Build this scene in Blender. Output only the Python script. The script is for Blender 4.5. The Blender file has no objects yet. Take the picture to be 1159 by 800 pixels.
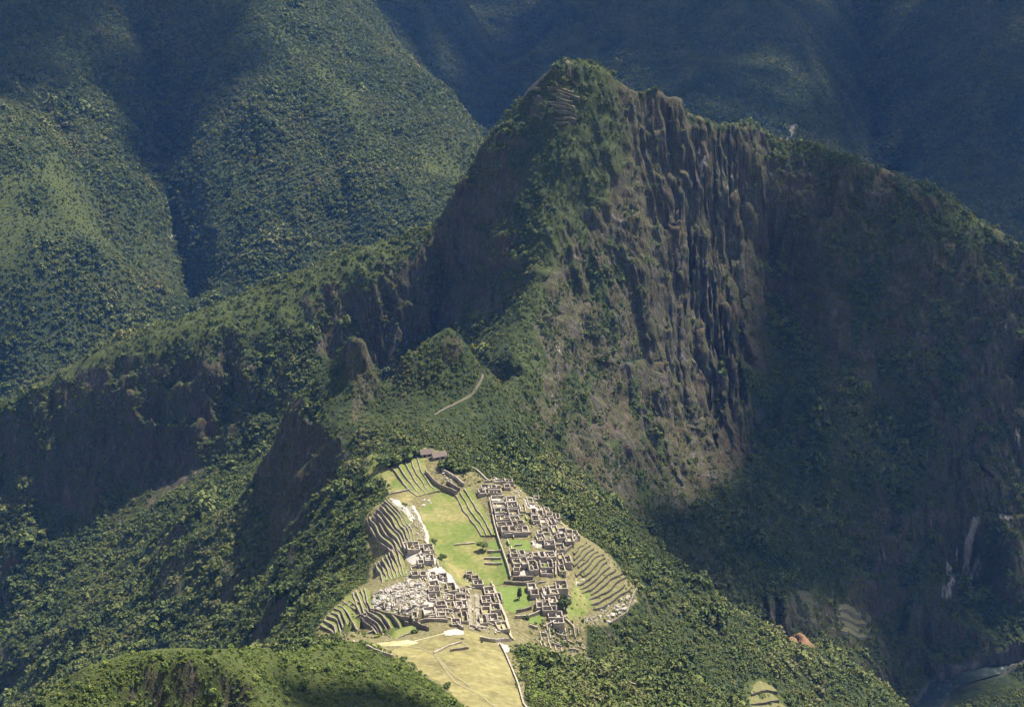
import bpy, bmesh, math, random
import numpy as np
from mathutils import Vector, Matrix

random.seed(7)
rng = np.random.default_rng(7)
scene = bpy.context.scene
R = math.radians

# ------------------------------------------------------------------ camera, sky, sun, exposure
F_PX, CX, CY = 1800.0, 579.5, 400.0           # focal length and centre in photo pixels
PITCH = R(20.4)
CAM = np.array([0.0, 0.0, 630.0])
cam_data = bpy.data.cameras.new("camera")
cam_data.sensor_width = 36.0
cam_data.lens = F_PX / 1159.0 * 36.0
cam_data.clip_start = 1.0
cam_data.clip_end = 30000.0
cam = bpy.data.objects.new("camera", cam_data)
cam.location = CAM
cam.rotation_euler = (math.pi / 2 - PITCH, 0, 0)
scene.collection.objects.link(cam)
scene.camera = cam

SUN_AZ, SUN_EL = R(46), R(61)
SUN = Vector((math.sin(SUN_AZ) * math.cos(SUN_EL), math.cos(SUN_AZ) * math.cos(SUN_EL), math.sin(SUN_EL)))
world = bpy.data.worlds.new("World")
scene.world = world
world.use_nodes = True
wn = world.node_tree
bg = wn.nodes["Background"]
sky = wn.nodes.new("ShaderNodeTexSky")
sky.sky_type = 'NISHITA'
sky.sun_disc = False
sky.sun_elevation = SUN_EL
sky.sun_rotation = SUN_AZ
sky.altitude = 2400
sky.dust_density = 4.0
sky.ozone_density = 0.6
hs = wn.nodes.new("ShaderNodeHueSaturation")      # a sky half filled with white cloud is paler than a clear one
hs.inputs['Saturation'].default_value = 0.5
wn.links.new(sky.outputs[0], hs.inputs['Color'])
wn.links.new(hs.outputs[0], bg.inputs[0])
bg.inputs[1].default_value = 0.092
sl = bpy.data.lights.new("sun", 'SUN')
sl.energy = 5.0
sl.angle = R(0.5)
sl.color = (1.0, 0.95, 0.86)
so = bpy.data.objects.new("sun", sl)
so.rotation_euler = SUN.to_track_quat('Z', 'Y').to_euler()
so.location = SUN * 6000
scene.collection.objects.link(so)
vs = scene.view_settings
vs.view_transform = 'Standard'
vs.look = 'None'
vs.exposure = 1.05
vs.gamma = 1.0
vs.use_curve_mapping = False
scene.cycles.max_bounces = 6
scene.cycles.diffuse_bounces = 2
scene.cycles.transparent_max_bounces = 4
scene.cycles.volume_bounces = 0
scene.cycles.use_denoising = True
scene.cycles.denoising_prefilter = 'NONE'

# ------------------------------------------------------------------ helpers
CP, SP = math.cos(PITCH), math.sin(PITCH)


def ray(px, py):
    u = (px - CX) / F_PX
    v = (CY - py) / F_PX
    return np.array([u, CP + v * SP, -SP + v * CP])


def WY(px, py, Y):
    d = ray(px, py)
    if 885 < px < 1320 and 1600 < Y < 2600:      # the east wall turns to face south-west
        Y -= (px - 885) * 0.75 * min(max((800 - py) / 480.0, 0.0), 1.0)
    return CAM + d * (Y / d[1])


def WZ(px, py, Z):
    d = ray(px, py)
    return CAM + d * ((Z - CAM[2]) / d[2])


def project(P):
    q = np.asarray(P, float) - CAM
    dep = q[..., 1] * CP - q[..., 2] * SP
    up = q[..., 1] * SP + q[..., 2] * CP
    return CX + F_PX * q[..., 0] / dep, CY - F_PX * up / dep, dep


def _hash(ix, iy, seed):
    h = (ix.astype(np.int64) * 374761393 + iy.astype(np.int64) * 668265263 + seed * 974634777) & 0xFFFFFFFF
    h = ((h ^ (h >> 13)) * 1274126177) & 0xFFFFFFFF
    h = (h ^ (h >> 16)) & 0xFFFFFFFF
    return h / 4294967295.0


def vnoise(x, y, seed=0):
    ix, iy = np.floor(x), np.floor(y)
    fx, fy = x - ix, y - iy
    fx = fx * fx * fx * (fx * (fx * 6 - 15) + 10)
    fy = fy * fy * fy * (fy * (fy * 6 - 15) + 10)
    a, b = _hash(ix, iy, seed), _hash(ix + 1, iy, seed)
    c, d = _hash(ix, iy + 1, seed), _hash(ix + 1, iy + 1, seed)
    return (a + (b - a) * fx) * (1 - fy) + (c + (d - c) * fx) * fy - 0.5


def fbm(x, y, seed=0, octs=4, gain=0.5):
    s, a = 0.0, 1.0
    for o in range(octs):
        s = s + a * vnoise(x * 2 ** o + 17.3 * o, y * 2 ** o - 9.1 * o, seed + o)
        a *= gain
    return s


def ridged(x, y, seed=0, octs=3):
    s, a = 0.0, 1.0
    for o in range(octs):
        s = s + a * (1 - 4 * np.abs(vnoise(x * 2 ** o + 5.7 * o, y * 2 ** o + 3.3 * o, seed + o)))
        a *= 0.5
    return s


def smooth(a, b, x):
    t = np.clip((x - a) / (b - a), 0, 1)
    return t * t * (3 - 2 * t)


def in_poly(x, y, poly):
    inside = np.zeros(np.shape(x), bool)
    n = len(poly)
    for i in range(n):
        x1, y1 = poly[i][:2]
        x2, y2 = poly[(i + 1) % n][:2]
        if y1 == y2:
            continue
        c = ((y1 > y) != (y2 > y)) & (x < (x2 - x1) * (y - y1) / (y2 - y1) + x1)
        inside ^= c
    return inside


# ------------------------------------------------------------------ terrain: control lines (photo pixel + distance or height)
ctrl = []


def line(pts, step=28.0):
    """pts: (px, py, Y) triples -> 3-D control points along the polyline"""
    w = [WY(*p) for p in pts]
    for a, b in zip(w[:-1], w[1:]):
        n = max(1, int(np.linalg.norm(b - a) / step))
        for k in range(n):
            ctrl.append(a + (b - a) * k / n)
    ctrl.append(w[-1])


def crest(pts, step=28.0, back=((26, 16), (75, 62))):
    line(pts, step)
    w = [WY(*p) for p in pts]
    for dy, dz in back:
        v = [p + np.array([0, dy, -dz]) for p in w]
        for a, b in zip(v[:-1], v[1:]):
            n = max(1, int(np.linalg.norm(b - a) / 40))
            for k in range(n):
                ctrl.append(a + (b - a) * k / n)


def pts(lst):
    for p in lst:
        ctrl.append(WY(*p))


def zline(lst, step=25.0):
    w = [WZ(*p) for p in lst]
    for a, b in zip(w[:-1], w[1:]):
        n = max(1, int(np.linalg.norm(b - a) / step))
        for k in range(n):
            ctrl.append(a + (b - a) * k / n)
    ctrl.append(w[-1])


def raw(lst):
    for p in lst:
        ctrl.append(np.array(p, float))


# Huayna peak: summit, eastern crest, western crest
crest([(645, 68, 2050), (664, 69, 2052), (676, 73, 2053), (686, 78, 2055), (695, 88, 2058), (705, 97, 2062), (728, 109, 2074), (736, 108, 2078), (744, 102, 2084), (749, 105, 2088), (752, 115, 2090), (759, 114, 2093), (765, 109, 2096), (772, 118, 2100), (780, 128, 2105), (800, 138, 2118), (815, 143, 2128), (825, 140, 2135), (852, 141, 2158), (870, 153, 2172), (888, 158, 2184), (905, 162, 2192), (930, 165, 2205), (965, 180, 2222), (995, 190, 2235), (1030, 205, 2250), (1050, 208, 2258), (1080, 228, 2270), (1105, 248, 2280), (1125, 258, 2285), (1159, 279, 2290), (1300, 352, 2300)], 14)
crest([(645, 66, 2050), (628, 76, 2048), (616, 90, 2046), (600, 106, 2044), (585, 125, 2042), (560, 150, 2040), (545, 166, 2038), (530, 195, 2034), (514, 226, 2030), (500, 250, 2028),
      (440, 272, 2025), (330, 310, 2020), (200, 365, 2005), (125, 386, 1995), (100, 403, 1990), (60, 421, 1985), (32, 443, 1975), (0, 458, 1990), (-100, 500, 1990)])
# back of the crests
line([(645, 150, 2300), (830, 200, 2400), (1000, 240, 2460), (1200, 300, 2520)], 60)
line([(500, 300, 2200), (330, 370, 2200), (150, 430, 2180), (0, 500, 2150)], 60)
# south rib of the peak
line([(652, 90, 2035), (640, 150, 1988), (632, 190, 1960), (625, 230, 1935), (612, 280, 1895), (602, 325, 1845), (588, 380, 1760), (580, 425, 1665)])
# south-east face
pts([(700, 150, 2025), (700, 200, 1985), (700, 250, 1955), (700, 300, 1930), (700, 350, 1890), (700, 400, 1850), (700, 450, 1805), (700, 500, 1750), (700, 540, 1690),
     (660, 200, 1965), (655, 260, 1935), (650, 330, 1880), (645, 400, 1800), (640, 450, 1735), (650, 500, 1690),
     (740, 160, 2060), (745, 220, 2035), (750, 300, 1985), (755, 370, 1945), (760, 440, 1895), (765, 500, 1845), (765, 550, 1790),
     (800, 200, 2090), (805, 260, 2065), (810, 330, 2025), (815, 400, 1985), (820, 460, 1935), (825, 510, 1880),
     (835, 200, 2120), (840, 270, 2095), (850, 340, 2060), (858, 400, 2005), (862, 450, 1950)])
# face foot and ravine
pts([(620, 500, 1620), (660, 560, 1600), (700, 590, 1620), (740, 590, 1690), (780, 570, 1740), (820, 545, 1800),
     (880, 300, 2110), (875, 350, 2070), (885, 400, 2020), (900, 480, 1920), (905, 560, 1800), (890, 620, 1680), (870, 655, 1590)])
# east wall
pts([(930, 230, 2165), (940, 300, 2110), (945, 370, 2055), (950, 440, 1980), (955, 510, 1900), (960, 580, 1820), (960, 640, 1740),
     (1000, 250, 2190), (1000, 300, 2150), (1000, 400, 2060), (1000, 500, 1955), (1000, 600, 1850), (1000, 660, 1780), (1000, 720, 1720),
     (1050, 300, 2180), (1050, 400, 2080), (1050, 500, 1975), (1050, 600, 1880), (1050, 700, 1775), (1045, 760, 1720),
     (1100, 300, 2200), (1100, 400, 2100), (1100, 500, 2000), (1100, 570, 1940), (1100, 660, 1880), (1105, 740, 1752),
     (1159, 330, 2230), (1159, 430, 2120), (1159, 530, 2010), (1159, 620, 1910), (1159, 735, 1760),
     (1130, 560, 1960), (1140, 600, 1900), (1120, 640, 1880)])
# river
RIVER = [(1230, 738, -432), (1159, 754, -432), (1120, 757, -433), (1090, 766, -434), (1065, 778, -434), (1048, 800, -435), (1020, 840, -436)]
zline(RIVER)
pts([(1100, 790, 1640), (1159, 790, 1640), (1100, 830, 1560)])
# terraces and ravine below the east wall
pts([(890, 675, 1575), (930, 672, 1650), (925, 700, 1600), (960, 690, 1680), (990, 715, 1690), (900, 715, 1555), (940, 730, 1590), (980, 760, 1620), (1010, 780, 1640)])
raw([(270, 1490, -262), (330, 1530, -325), (410, 1570, -395), (200, 1500, -235)])
# sunlit spur below the city
line([(735, 640, 1330), (770, 652, 1380), (800, 672, 1420), (850, 698, 1440), (880, 712, 1450), (925, 730, 1465), (960, 760, 1480), (1000, 788, 1495), (1030, 803, 1510)])
pts([(730, 700, 1250), (760, 730, 1240), (800, 720, 1320), (800, 780, 1180), (860, 760, 1290), (900, 790, 1290), (940, 800, 1330), (700, 740, 1140), (740, 775, 1120), (850, 820, 1190)])
# near slope right
pts([(582, 735, 985), (610, 742, 978), (640, 751, 975), (690, 768, 965), (740, 790, 950), (640, 800, 880), (720, 830, 890), (600, 770, 920), (800, 830, 950)])
raw([(110, 1045, 0), (150, 1020, -20), (190, 1000, -40), (270, 1050, -105), (90, 830, 90), (150, 830, 60), (250, 860, -10)])
# old terraces, grey, at the foot of the near slope
zline([(608, 731, -12), (640, 742, -24), (672, 749, -36)])
zline([(598, 708, -4), (626, 702, -6), (656, 707, -14), (668, 725, -26)])
# ------ city
zline([(498, 556, 0), (515, 562, 0), (524, 578, 0), (535, 590, 0), (545, 612, 0), (560, 645, 0), (548, 660, 0), (520, 655, 0), (500, 635, 0), (486, 610, 0), (474, 578, 0), (498, 556, 0)], 20)
zline([(505, 600, 0), (525, 640, 0)], 20)
zline([(414, 517, -3), (432, 526, -3), (445, 545, -3), (455, 560, -2), (425, 542, -4), (441, 556, -3)])
zline([(560, 664, -2), (594, 664, -2), (601, 688, -3), (573, 690, -2)])
zline([(482, 512, 9), (495, 516, 9), (515, 530, 9), (540, 535, 8), (560, 545, 8), (600, 570, 6), (625, 590, 4), (648, 610, 2)])
zline([(556, 560, 6), (566, 600, 6), (580, 640, 5)])
zline([(580, 570, 8), (595, 600, 8), (610, 630, 6), (620, 660, 2), (610, 680, 0)])
zline([(655, 615, -4), (690, 635, -22), (715, 660, -40), (722, 683, -48)])
zline([(640, 650, -4), (665, 665, -17), (690, 680, -30), (640, 690, -6), (660, 700, -18)])
# western hill and its terraces
zline([(440, 566, 22), (455, 573, 24), (470, 592, 24), (478, 612, 22), (488, 632, 18), (500, 650, 12)])
zline([(418, 580, 2), (415, 605, -12), (420, 635, -16), (425, 655, -14)])
zline([(400, 668, -6), (385, 683, 2), (366, 696, -6)])
zline([(360, 709, -9), (377, 717, -6), (393, 725, -3)])
zline([(392, 688, 6), (408, 699, 8)])
zline([(399, 676, 0), (405, 690, 6)])
zline([(418, 668, 12), (424, 690, 17)])
zline([(410, 706, 5), (427, 719, 6), (444, 724, 8), (460, 721, 10)])
zline([(430, 680, 20), (460, 672, 22), (480, 690, 26), (510, 690, 20), (540, 700, 14), (560, 710, 12), (578, 722, 14)])
zline([(445, 692, 20), (462, 702, 20), (475, 707, 22), (500, 708, 28)])
# upper agricultural field
zline([(420, 727, 52), (450, 724, 50), (500, 716, 44), (530, 714, 40), (560, 722, 36), (574, 730, 36)])
zline([(450, 745, 62), (480, 765, 70), (500, 740, 56), (540, 750, 58), (575, 750, 46), (560, 790, 74), (530, 800, 84), (590, 797, 68)])
# city's outer flanks (west)
pts([(405, 600, 1275), (395, 640, 1240), (370, 660, 1220), (350, 690, 1170), (330, 715, 1140), (400, 560, 1390), (380, 590, 1350), (350, 620, 1330), (330, 660, 1300), (300, 720, 1300)])
# city's outer flanks (north-east)
pts([(540, 520, 1430), (580, 545, 1390), (620, 575, 1340), (660, 603, 1300), (700, 628, 1290)])
raw([(60, 1480, -60), (130, 1420, -80), (180, 1380, -110), (30, 1560, -60), (120, 1550, -140), (180, 1500, -195)])
# small peaks behind the city
crest([(340, 456, 1560), (362, 428, 1555), (380, 407, 1550), (390, 393, 1546), (396, 384, 1545), (401, 378, 1545), (408, 386, 1545), (415, 400, 1547), (422, 420, 1551), (430, 432, 1553), (440, 446, 1556), (450, 420, 1560), (456, 402, 1562), (463, 397, 1564), (470, 400, 1568), (485, 385, 1576), (505, 371, 1582)], 9, ((11, 16), (34, 60), (60, 95)))
crest([(505, 371, 1582), (514, 374, 1584), (522, 383, 1588), (533, 398, 1594), (546, 420, 1606), (562, 438, 1630), (580, 432, 1665)], 9, ((11, 14), (34, 48), (60, 80)))
pts([(480, 440, 1540), (508, 440, 1543), (508, 410, 1564), (540, 455, 1546), (575, 478, 1542), (450, 470, 1500), (430, 500, 1440), (470, 490, 1465), (510, 485, 1490), (540, 500, 1480), (425, 450, 1530), (432, 470, 1512), (400, 440, 1522), (405, 415, 1535), (385, 440, 1530), (378, 470, 1505),
     (395, 500, 1470), (380, 540, 1430), (390, 480, 1490)])
# west cliff of the twin peak
line([(352, 448, 1545), (345, 465, 1535), (350, 490, 1515), (365, 520, 1480), (372, 550, 1440)])
line([(318, 500, 1600), (313, 540, 1560), (322, 575, 1520), (345, 578, 1450)])
# bay behind the peaks (between them and the western crest)
pts([(558, 380, 1850), (540, 350, 1925), (530, 300, 1975), (528, 402, 1835), (572, 405, 1735), (575, 350, 1870), (560, 300, 1930), (580, 250, 1945), (560, 210, 1995), (590, 170, 2003), (600, 220, 1950), (600, 128, 2030), (612, 160, 1996), (612, 200, 1962), (598, 250, 1930), (625, 120, 2014), (590, 300, 1895)])
raw([(-110, 1660, -105), (-60, 1690, -85), (-180, 1680, -125), (-10, 1700, -50)])
# western cliff: edge and foot
line([(32, 452, 1966), (52, 440, 1952), (100, 425, 1938), (150, 412, 1920), (178, 406, 1914), (205, 414, 1898), (240, 420, 1892), (285, 415, 1896), (330, 402, 1902), (370, 385, 1912), (372, 340, 1945), (420, 322, 1965), (470, 305, 1985), (490, 285, 2005)])
line([(10, 545, 1918), (45, 550, 1902), (90, 575, 1872), (130, 565, 1864), (165, 548, 1856), (200, 532, 1852), (240, 522, 1846), (285, 500, 1846), (320, 470, 1842), (360, 440, 1842)])
line([(505, 330, 2000), (490, 382, 1962), (440, 414, 1940), (385, 417, 1916)])
# western slopes under the cliff
pts([(200, 560, 1780), (150, 590, 1790), (250, 560, 1700), (300, 530, 1730), (290, 570, 1650), (120, 640, 1740), (170, 640, 1680), (70, 660, 1745), (40, 690, 1735), (25, 720, 1700), (8, 765, 1660), (60, 740, 1620), (100, 700, 1600), (140, 680, 1620),
     (30, 600, 1850), (25, 660, 1800), (0, 620, 1860), (0, 700, 1790), (0, 800, 1640), (-60, 700, 1800), (-100, 800, 1700)])
line([(215, 583, 1640), (232, 584, 1620), (255, 582, 1600), (290, 600, 1530), (330, 630, 1420)])
line([(228, 590, 1615), (215, 610, 1600), (200, 630, 1595), (190, 655, 1590)])
pts([(250, 600, 1570), (272, 625, 1510), (265, 650, 1480), (240, 690, 1465), (210, 690, 1500), (180, 690, 1550), (280, 690, 1400), (310, 660, 1360), (150, 720, 1520), (200, 735, 1430), (260, 735, 1370), (310, 740, 1270)])
raw([(-330, 1250, -190), (-420, 1300, -265), (-520, 1400, -345), (-600, 1500, -400), (-300, 1150, -150), (-400, 1150, -225), (-520, 1200, -330), (-650, 1350, -420), (-750, 1500, -430), (-700, 1150, -400)])
# foreground hill
line([(40, 800, 760), (62, 788, 768), (100, 757, 780), (150, 740, 793), (200, 733, 802), (260, 737, 818), (300, 736, 835), (370, 731, 875), (420, 727, 920)])
line([(140, 764, 780), (170, 752, 787), (210, 748, 792), (250, 755, 795), (285, 775, 790), (292, 800, 780)], 15)
line([(145, 800, 772), (180, 800, 780), (220, 800, 784), (262, 800, 785)], 15)
pts([(80, 800, 762), (330, 770, 830), (400, 760, 860), (450, 780, 850), (380, 800, 812), (320, 800, 800), (480, 810, 830)])
raw([(-292, 760, 60), (-312, 800, 30), (-300, 715, 90), (-330, 680, 90), (-280, 800, 95)])
raw([(-250, 840, 90), (-200, 870, 75), (-150, 930, 55), (-330, 830, 90), (-260, 930, 10), (-180, 1000, 20), (-330, 950, -60), (-430, 900, -60), (-400, 800, 40), (-450, 740, 60), (-550, 800, -60), (-700, 900, -230),
     (-120, 1010, 40), (-150, 1060, 0), (-220, 1080, -60)])
raw([(-300, 640, 195), (0, 640, 190), (300, 640, 120), (-800, 640, -50), (800, 640, -250), (600, 900, -280), (500, 1100, -270), (700, 1300, -400), (900, 1600, -300), (950, 1200, -380), (480, 1300, -300), (600, 1560, -430), (560, 1450, -415)])
# ------ far mountains beyond the gorge
line([(150, 0, 3600), (165, 50, 3470), (176, 100, 3350), (182, 150, 3245), (190, 200, 3140), (200, 260, 3010), (216, 325, 2880)], 60)
line([(270, 18, 3470), (310, 35, 3400), (345, 58, 3340), (400, 108, 3210), (470, 165, 3090), (520, 212, 2980)], 60)
line([(420, 0, 3760), (432, 32, 3660), (470, 70, 3500), (500, 97, 3390), (525, 125, 3290), (541, 163, 3160), (530, 240, 2960)], 60)
pts([(300, 120, 3170), (300, 200, 3010), (350, 280, 2840), (250, 250, 2950), (250, 150, 3150), (220, 80, 3350), (220, 0, 3560), (430, 190, 2970), (430, 260, 2830), (480, 240, 2880), (360, 160, 3080), (280, 300, 2820)])
pts([(380, 40, 3480), (430, 80, 3400), (480, 120, 3290)])
line([(0, 110, 3020), (40, 165, 2930), (75, 215, 2850), (130, 285, 2780)], 60)
line([(60, 130, 3090), (95, 190, 2990), (120, 245, 2890), (150, 300, 2790)], 60)
pts([(120, 120, 3180), (150, 200, 3040), (165, 260, 2920), (0, 200, 2830), (0, 300, 2660), (50, 300, 2690), (100, 380, 2640), (180, 350, 2760), (0, 430, 2560), (0, 0, 3380), (80, 0, 3500), (90, 70, 3310), (-150, 100, 3050), (-150, 300, 2650), (-200, -100, 3600)])
raw([(-1000, 2350, -440), (-500, 2450, -440), (-100, 2600, -450), (300, 2750, -460), (800, 2800, -470), (1300, 2800, -470), (0, 3350, -330), (50, 3600, -310)])
line([(575, 0, 5000), (560, 60, 4650), (548, 110, 4300), (545, 160, 3950)], 80)
pts([(500, 0, 5000), (640, 0, 4700), (700, 0, 4550), (800, 0, 4500), (600, 60, 4350), (620, 110, 4000), (700, 60, 4200), (760, 60, 4130), (720, 110, 3900), (820, 60, 4180), (800, 120, 3800), (850, 140, 3720)])
line([(870, 0, 4420), (885, 40, 4230), (900, 100, 3980), (935, 160, 3760), (960, 200, 3600)], 60)
line([(972, 0, 4850), (982, 50, 4580), (988, 100, 4320), (990, 150, 4100), (995, 190, 3900)], 60)
pts([(930, 0, 4620), (940, 60, 4350), (955, 120, 4080)])
line([(1159, 0, 4300), (1110, 60, 4150), (1060, 110, 4050), (1040, 170, 3900)], 60)
pts([(1050, 0, 4650), (1020, 60, 4450), (1159, 100, 3880), (1159, 200, 3600), (1100, 190, 3720), (1300, 100, 3800), (1300, 0, 4200), (1159, 260, 3420)])
raw([(-2100, 5000, 900), (-1500, 5600, 1000), (-600, 5600, 650), (0, 5700, 250), (600, 5600, 350), (1000, 5700, 180), (1500, 5600, 500), (2100, 5200, 600), (-2100, 4000, 600), (-1400, 4400, 560), (-700, 4400, 420), (-300, 4600, 300), (2100, 4200, 200), (2100, 3300, -200), (-1400, 3000, 100), (-2000, 3000, 200)])

C = np.array(ctrl)
# drop near duplicates
keep = []
cell = {}
for i, p in enumerate(C):
    k = (round(p[0] / 5), round(p[1] / 5))
    if k not in cell:
        cell[k] = i
        keep.append(i)
C = C[keep]
_d = np.sqrt((C[:, None, 0] - C[None, :, 0]) ** 2 + (C[:, None, 1] - C[None, :, 1]) ** 2)
_A = -_d + np.eye(len(C)) * -1.0 * 0.0
_n = len(C)
_M = np.zeros((_n + 3, _n + 3))
_M[:_n, :_n] = _A - np.eye(_n) * 1.5
_M[:_n, _n] = 1
_M[:_n, _n + 1] = C[:, 0] / 1000
_M[:_n, _n + 2] = C[:, 1] / 1000
_M[_n:, :_n] = _M[:_n, _n:].T
_w = np.linalg.solve(_M, np.concatenate([C[:, 2], np.zeros(3)]))


def base_h(x, y):
    sh = np.shape(x)
    x = np.ravel(x).astype(np.float32)
    y = np.ravel(y).astype(np.float32)
    out = np.empty(len(x), np.float32)
    cx, cy, w = C[:, 0].astype(np.float32), C[:, 1].astype(np.float32), _w[:_n].astype(np.float32)
    for s in range(0, len(x), 20000):
        e = s + 20000
        d = np.sqrt((x[s:e, None] - cx) ** 2 + (y[s:e, None] - cy) ** 2)
        out[s:e] = -(d @ w)
    return (out + _w[_n] + _w[_n + 1] * x / 1000 + _w[_n + 2] * y / 1000).reshape(sh)


# ------------------------------------------------------------------ terrain meshes
def blur(a, n, it=3):
    for _ in range(it):
        for ax in (0, 1):
            p = np.pad(a, [(n, n) if k == ax else (0, 0) for k in (0, 1)], mode='edge')
            c = np.cumsum(p, axis=ax)
            z = np.zeros_like(np.take(c, [0], axis=ax))
            c = np.concatenate([z, c], axis=ax)
            L = a.shape[ax]
            hi = np.take(c, np.arange(2 * n + 1, 2 * n + 1 + L), axis=ax)
            lo = np.take(c, np.arange(0, L), axis=ax)
            a = (hi - lo) / (2 * n + 1)
    return a


class Field:
    def __init__(s, x0, x1, y0, y1, st):
        s.x0, s.y0, s.st = x0, y0, st
        s.nx, s.ny = int(round((x1 - x0) / st)) + 1, int(round((y1 - y0) / st)) + 1
        s.X, s.Y = np.meshgrid(x0 + np.arange(s.nx) * st, y0 + np.arange(s.ny) * st)

    def at(s, x, y, a=None):
        a = s.Z if a is None else a
        u = np.clip((np.asarray(x, float) - s.x0) / s.st, 0, s.nx - 1.001)
        v = np.clip((np.asarray(y, float) - s.y0) / s.st, 0, s.ny - 1.001)
        i, j = u.astype(int), v.astype(int)
        fu, fv = u - i, v - j
        return (a[j, i] * (1 - fu) + a[j, i + 1] * fu) * (1 - fv) + (a[j + 1, i] * (1 - fu) + a[j + 1, i + 1] * fu) * fv


near = Field(-950, 1050, 560, 2480, 2.5)
far = Field(-2100, 2100, 2480, 5660, 10.0)
# rough field used for tracing photo pixels to the ground
rough = Field(-950, 1050, 560, 2480, 10.0)
rough.Z = base_h(rough.X, rough.Y)
roughf = Field(-2100, 2100, 2480, 5660, 30.0)
roughf.Z = base_h(roughf.X, roughf.Y)


def hit(px, py, zoff=0.0):
    """where the line of sight through a photo pixel meets the ground"""
    d = ray(px, py)
    Y = np.arange(600, 5600, 3.0)
    P = CAM + d * (Y / d[1])[:, None]
    h = np.where(Y < 2480, rough.at(P[:, 0], P[:, 1]), roughf.at(P[:, 0], P[:, 1])) + zoff
    k = np.argmax(P[:, 2] < h)
    a, b = P[k - 1], P[k]
    da, db = a[2] - h[k - 1], h[k] - b[2]
    return a + (b - a) * da / max(da + db, 1e-6)


def ground_poly(lst):
    return [hit(*p) for p in lst]


BUILT_PX = [(412, 515), (430, 515), (447, 525), (478, 514), (480, 505), (505, 512), (520, 528), (556, 543), (580, 545), (610, 570), (640, 595),
            (660, 606), (690, 628), (705, 650), (722, 683), (700, 700), (662, 706), (672, 748), (640, 748), (604, 735), (582, 728), (590, 760), (598, 800), (600, 830), (545, 830),
            (530, 800), (505, 780), (480, 765), (452, 745), (418, 729), (385, 722), (357, 712), (365, 705), (395, 672), (418, 655), (420, 640),
            (413, 600), (418, 578), (437, 564), (441, 556), (424, 541), (414, 528)]
BUILT = ground_poly(BUILT_PX)
near.built = blur(in_poly(near.X, near.Y, BUILT).astype(float), 4, 2)


PEAKS_PX = [(330, 470), (385, 405), (400, 388), (430, 425), (465, 400), (505, 374), (540, 405), (590, 440), (600, 480), (540, 500), (440, 480), (380, 520)]
near.peaks = np.zeros_like(near.X)
_pp = [WY(345, 452, 1560), WY(400, 390, 1560), WY(440, 425, 1572), WY(505, 376, 1600), WY(545, 410, 1620), WY(590, 430, 1660), WY(600, 480, 1545), WY(540, 490, 1500), WY(440, 480, 1490), WY(385, 470, 1500)]
near.peaks = blur(in_poly(near.X, near.Y, _pp).astype(float), 4, 2)
GULLIES = [([WY(*p) for p in ((150, -40, 3700), (150, 0, 3600), (165, 50, 3470), (176, 100, 3350), (182, 150, 3245), (190, 200, 3140), (200, 260, 3010), (216, 325, 2880))], 60, 45),
           ([WY(*p) for p in ((62, 130, 3090), (95, 190, 2990), (120, 245, 2890), (150, 300, 2790))], 28, 35),
           ([WY(*p) for p in ((972, -20, 4900), (972, 0, 4850), (982, 50, 4580), (988, 100, 4320), (990, 150, 4100), (995, 190, 3900))], 90, 70),
           ([WY(*p) for p in ((360, 150, 3110), (385, 200, 2990), (400, 260, 2850))], 22, 40),
           ([WY(*p) for p in ((660, 20, 4560), (690, 70, 4180), (720, 110, 3900))], 40, 60)]


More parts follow.
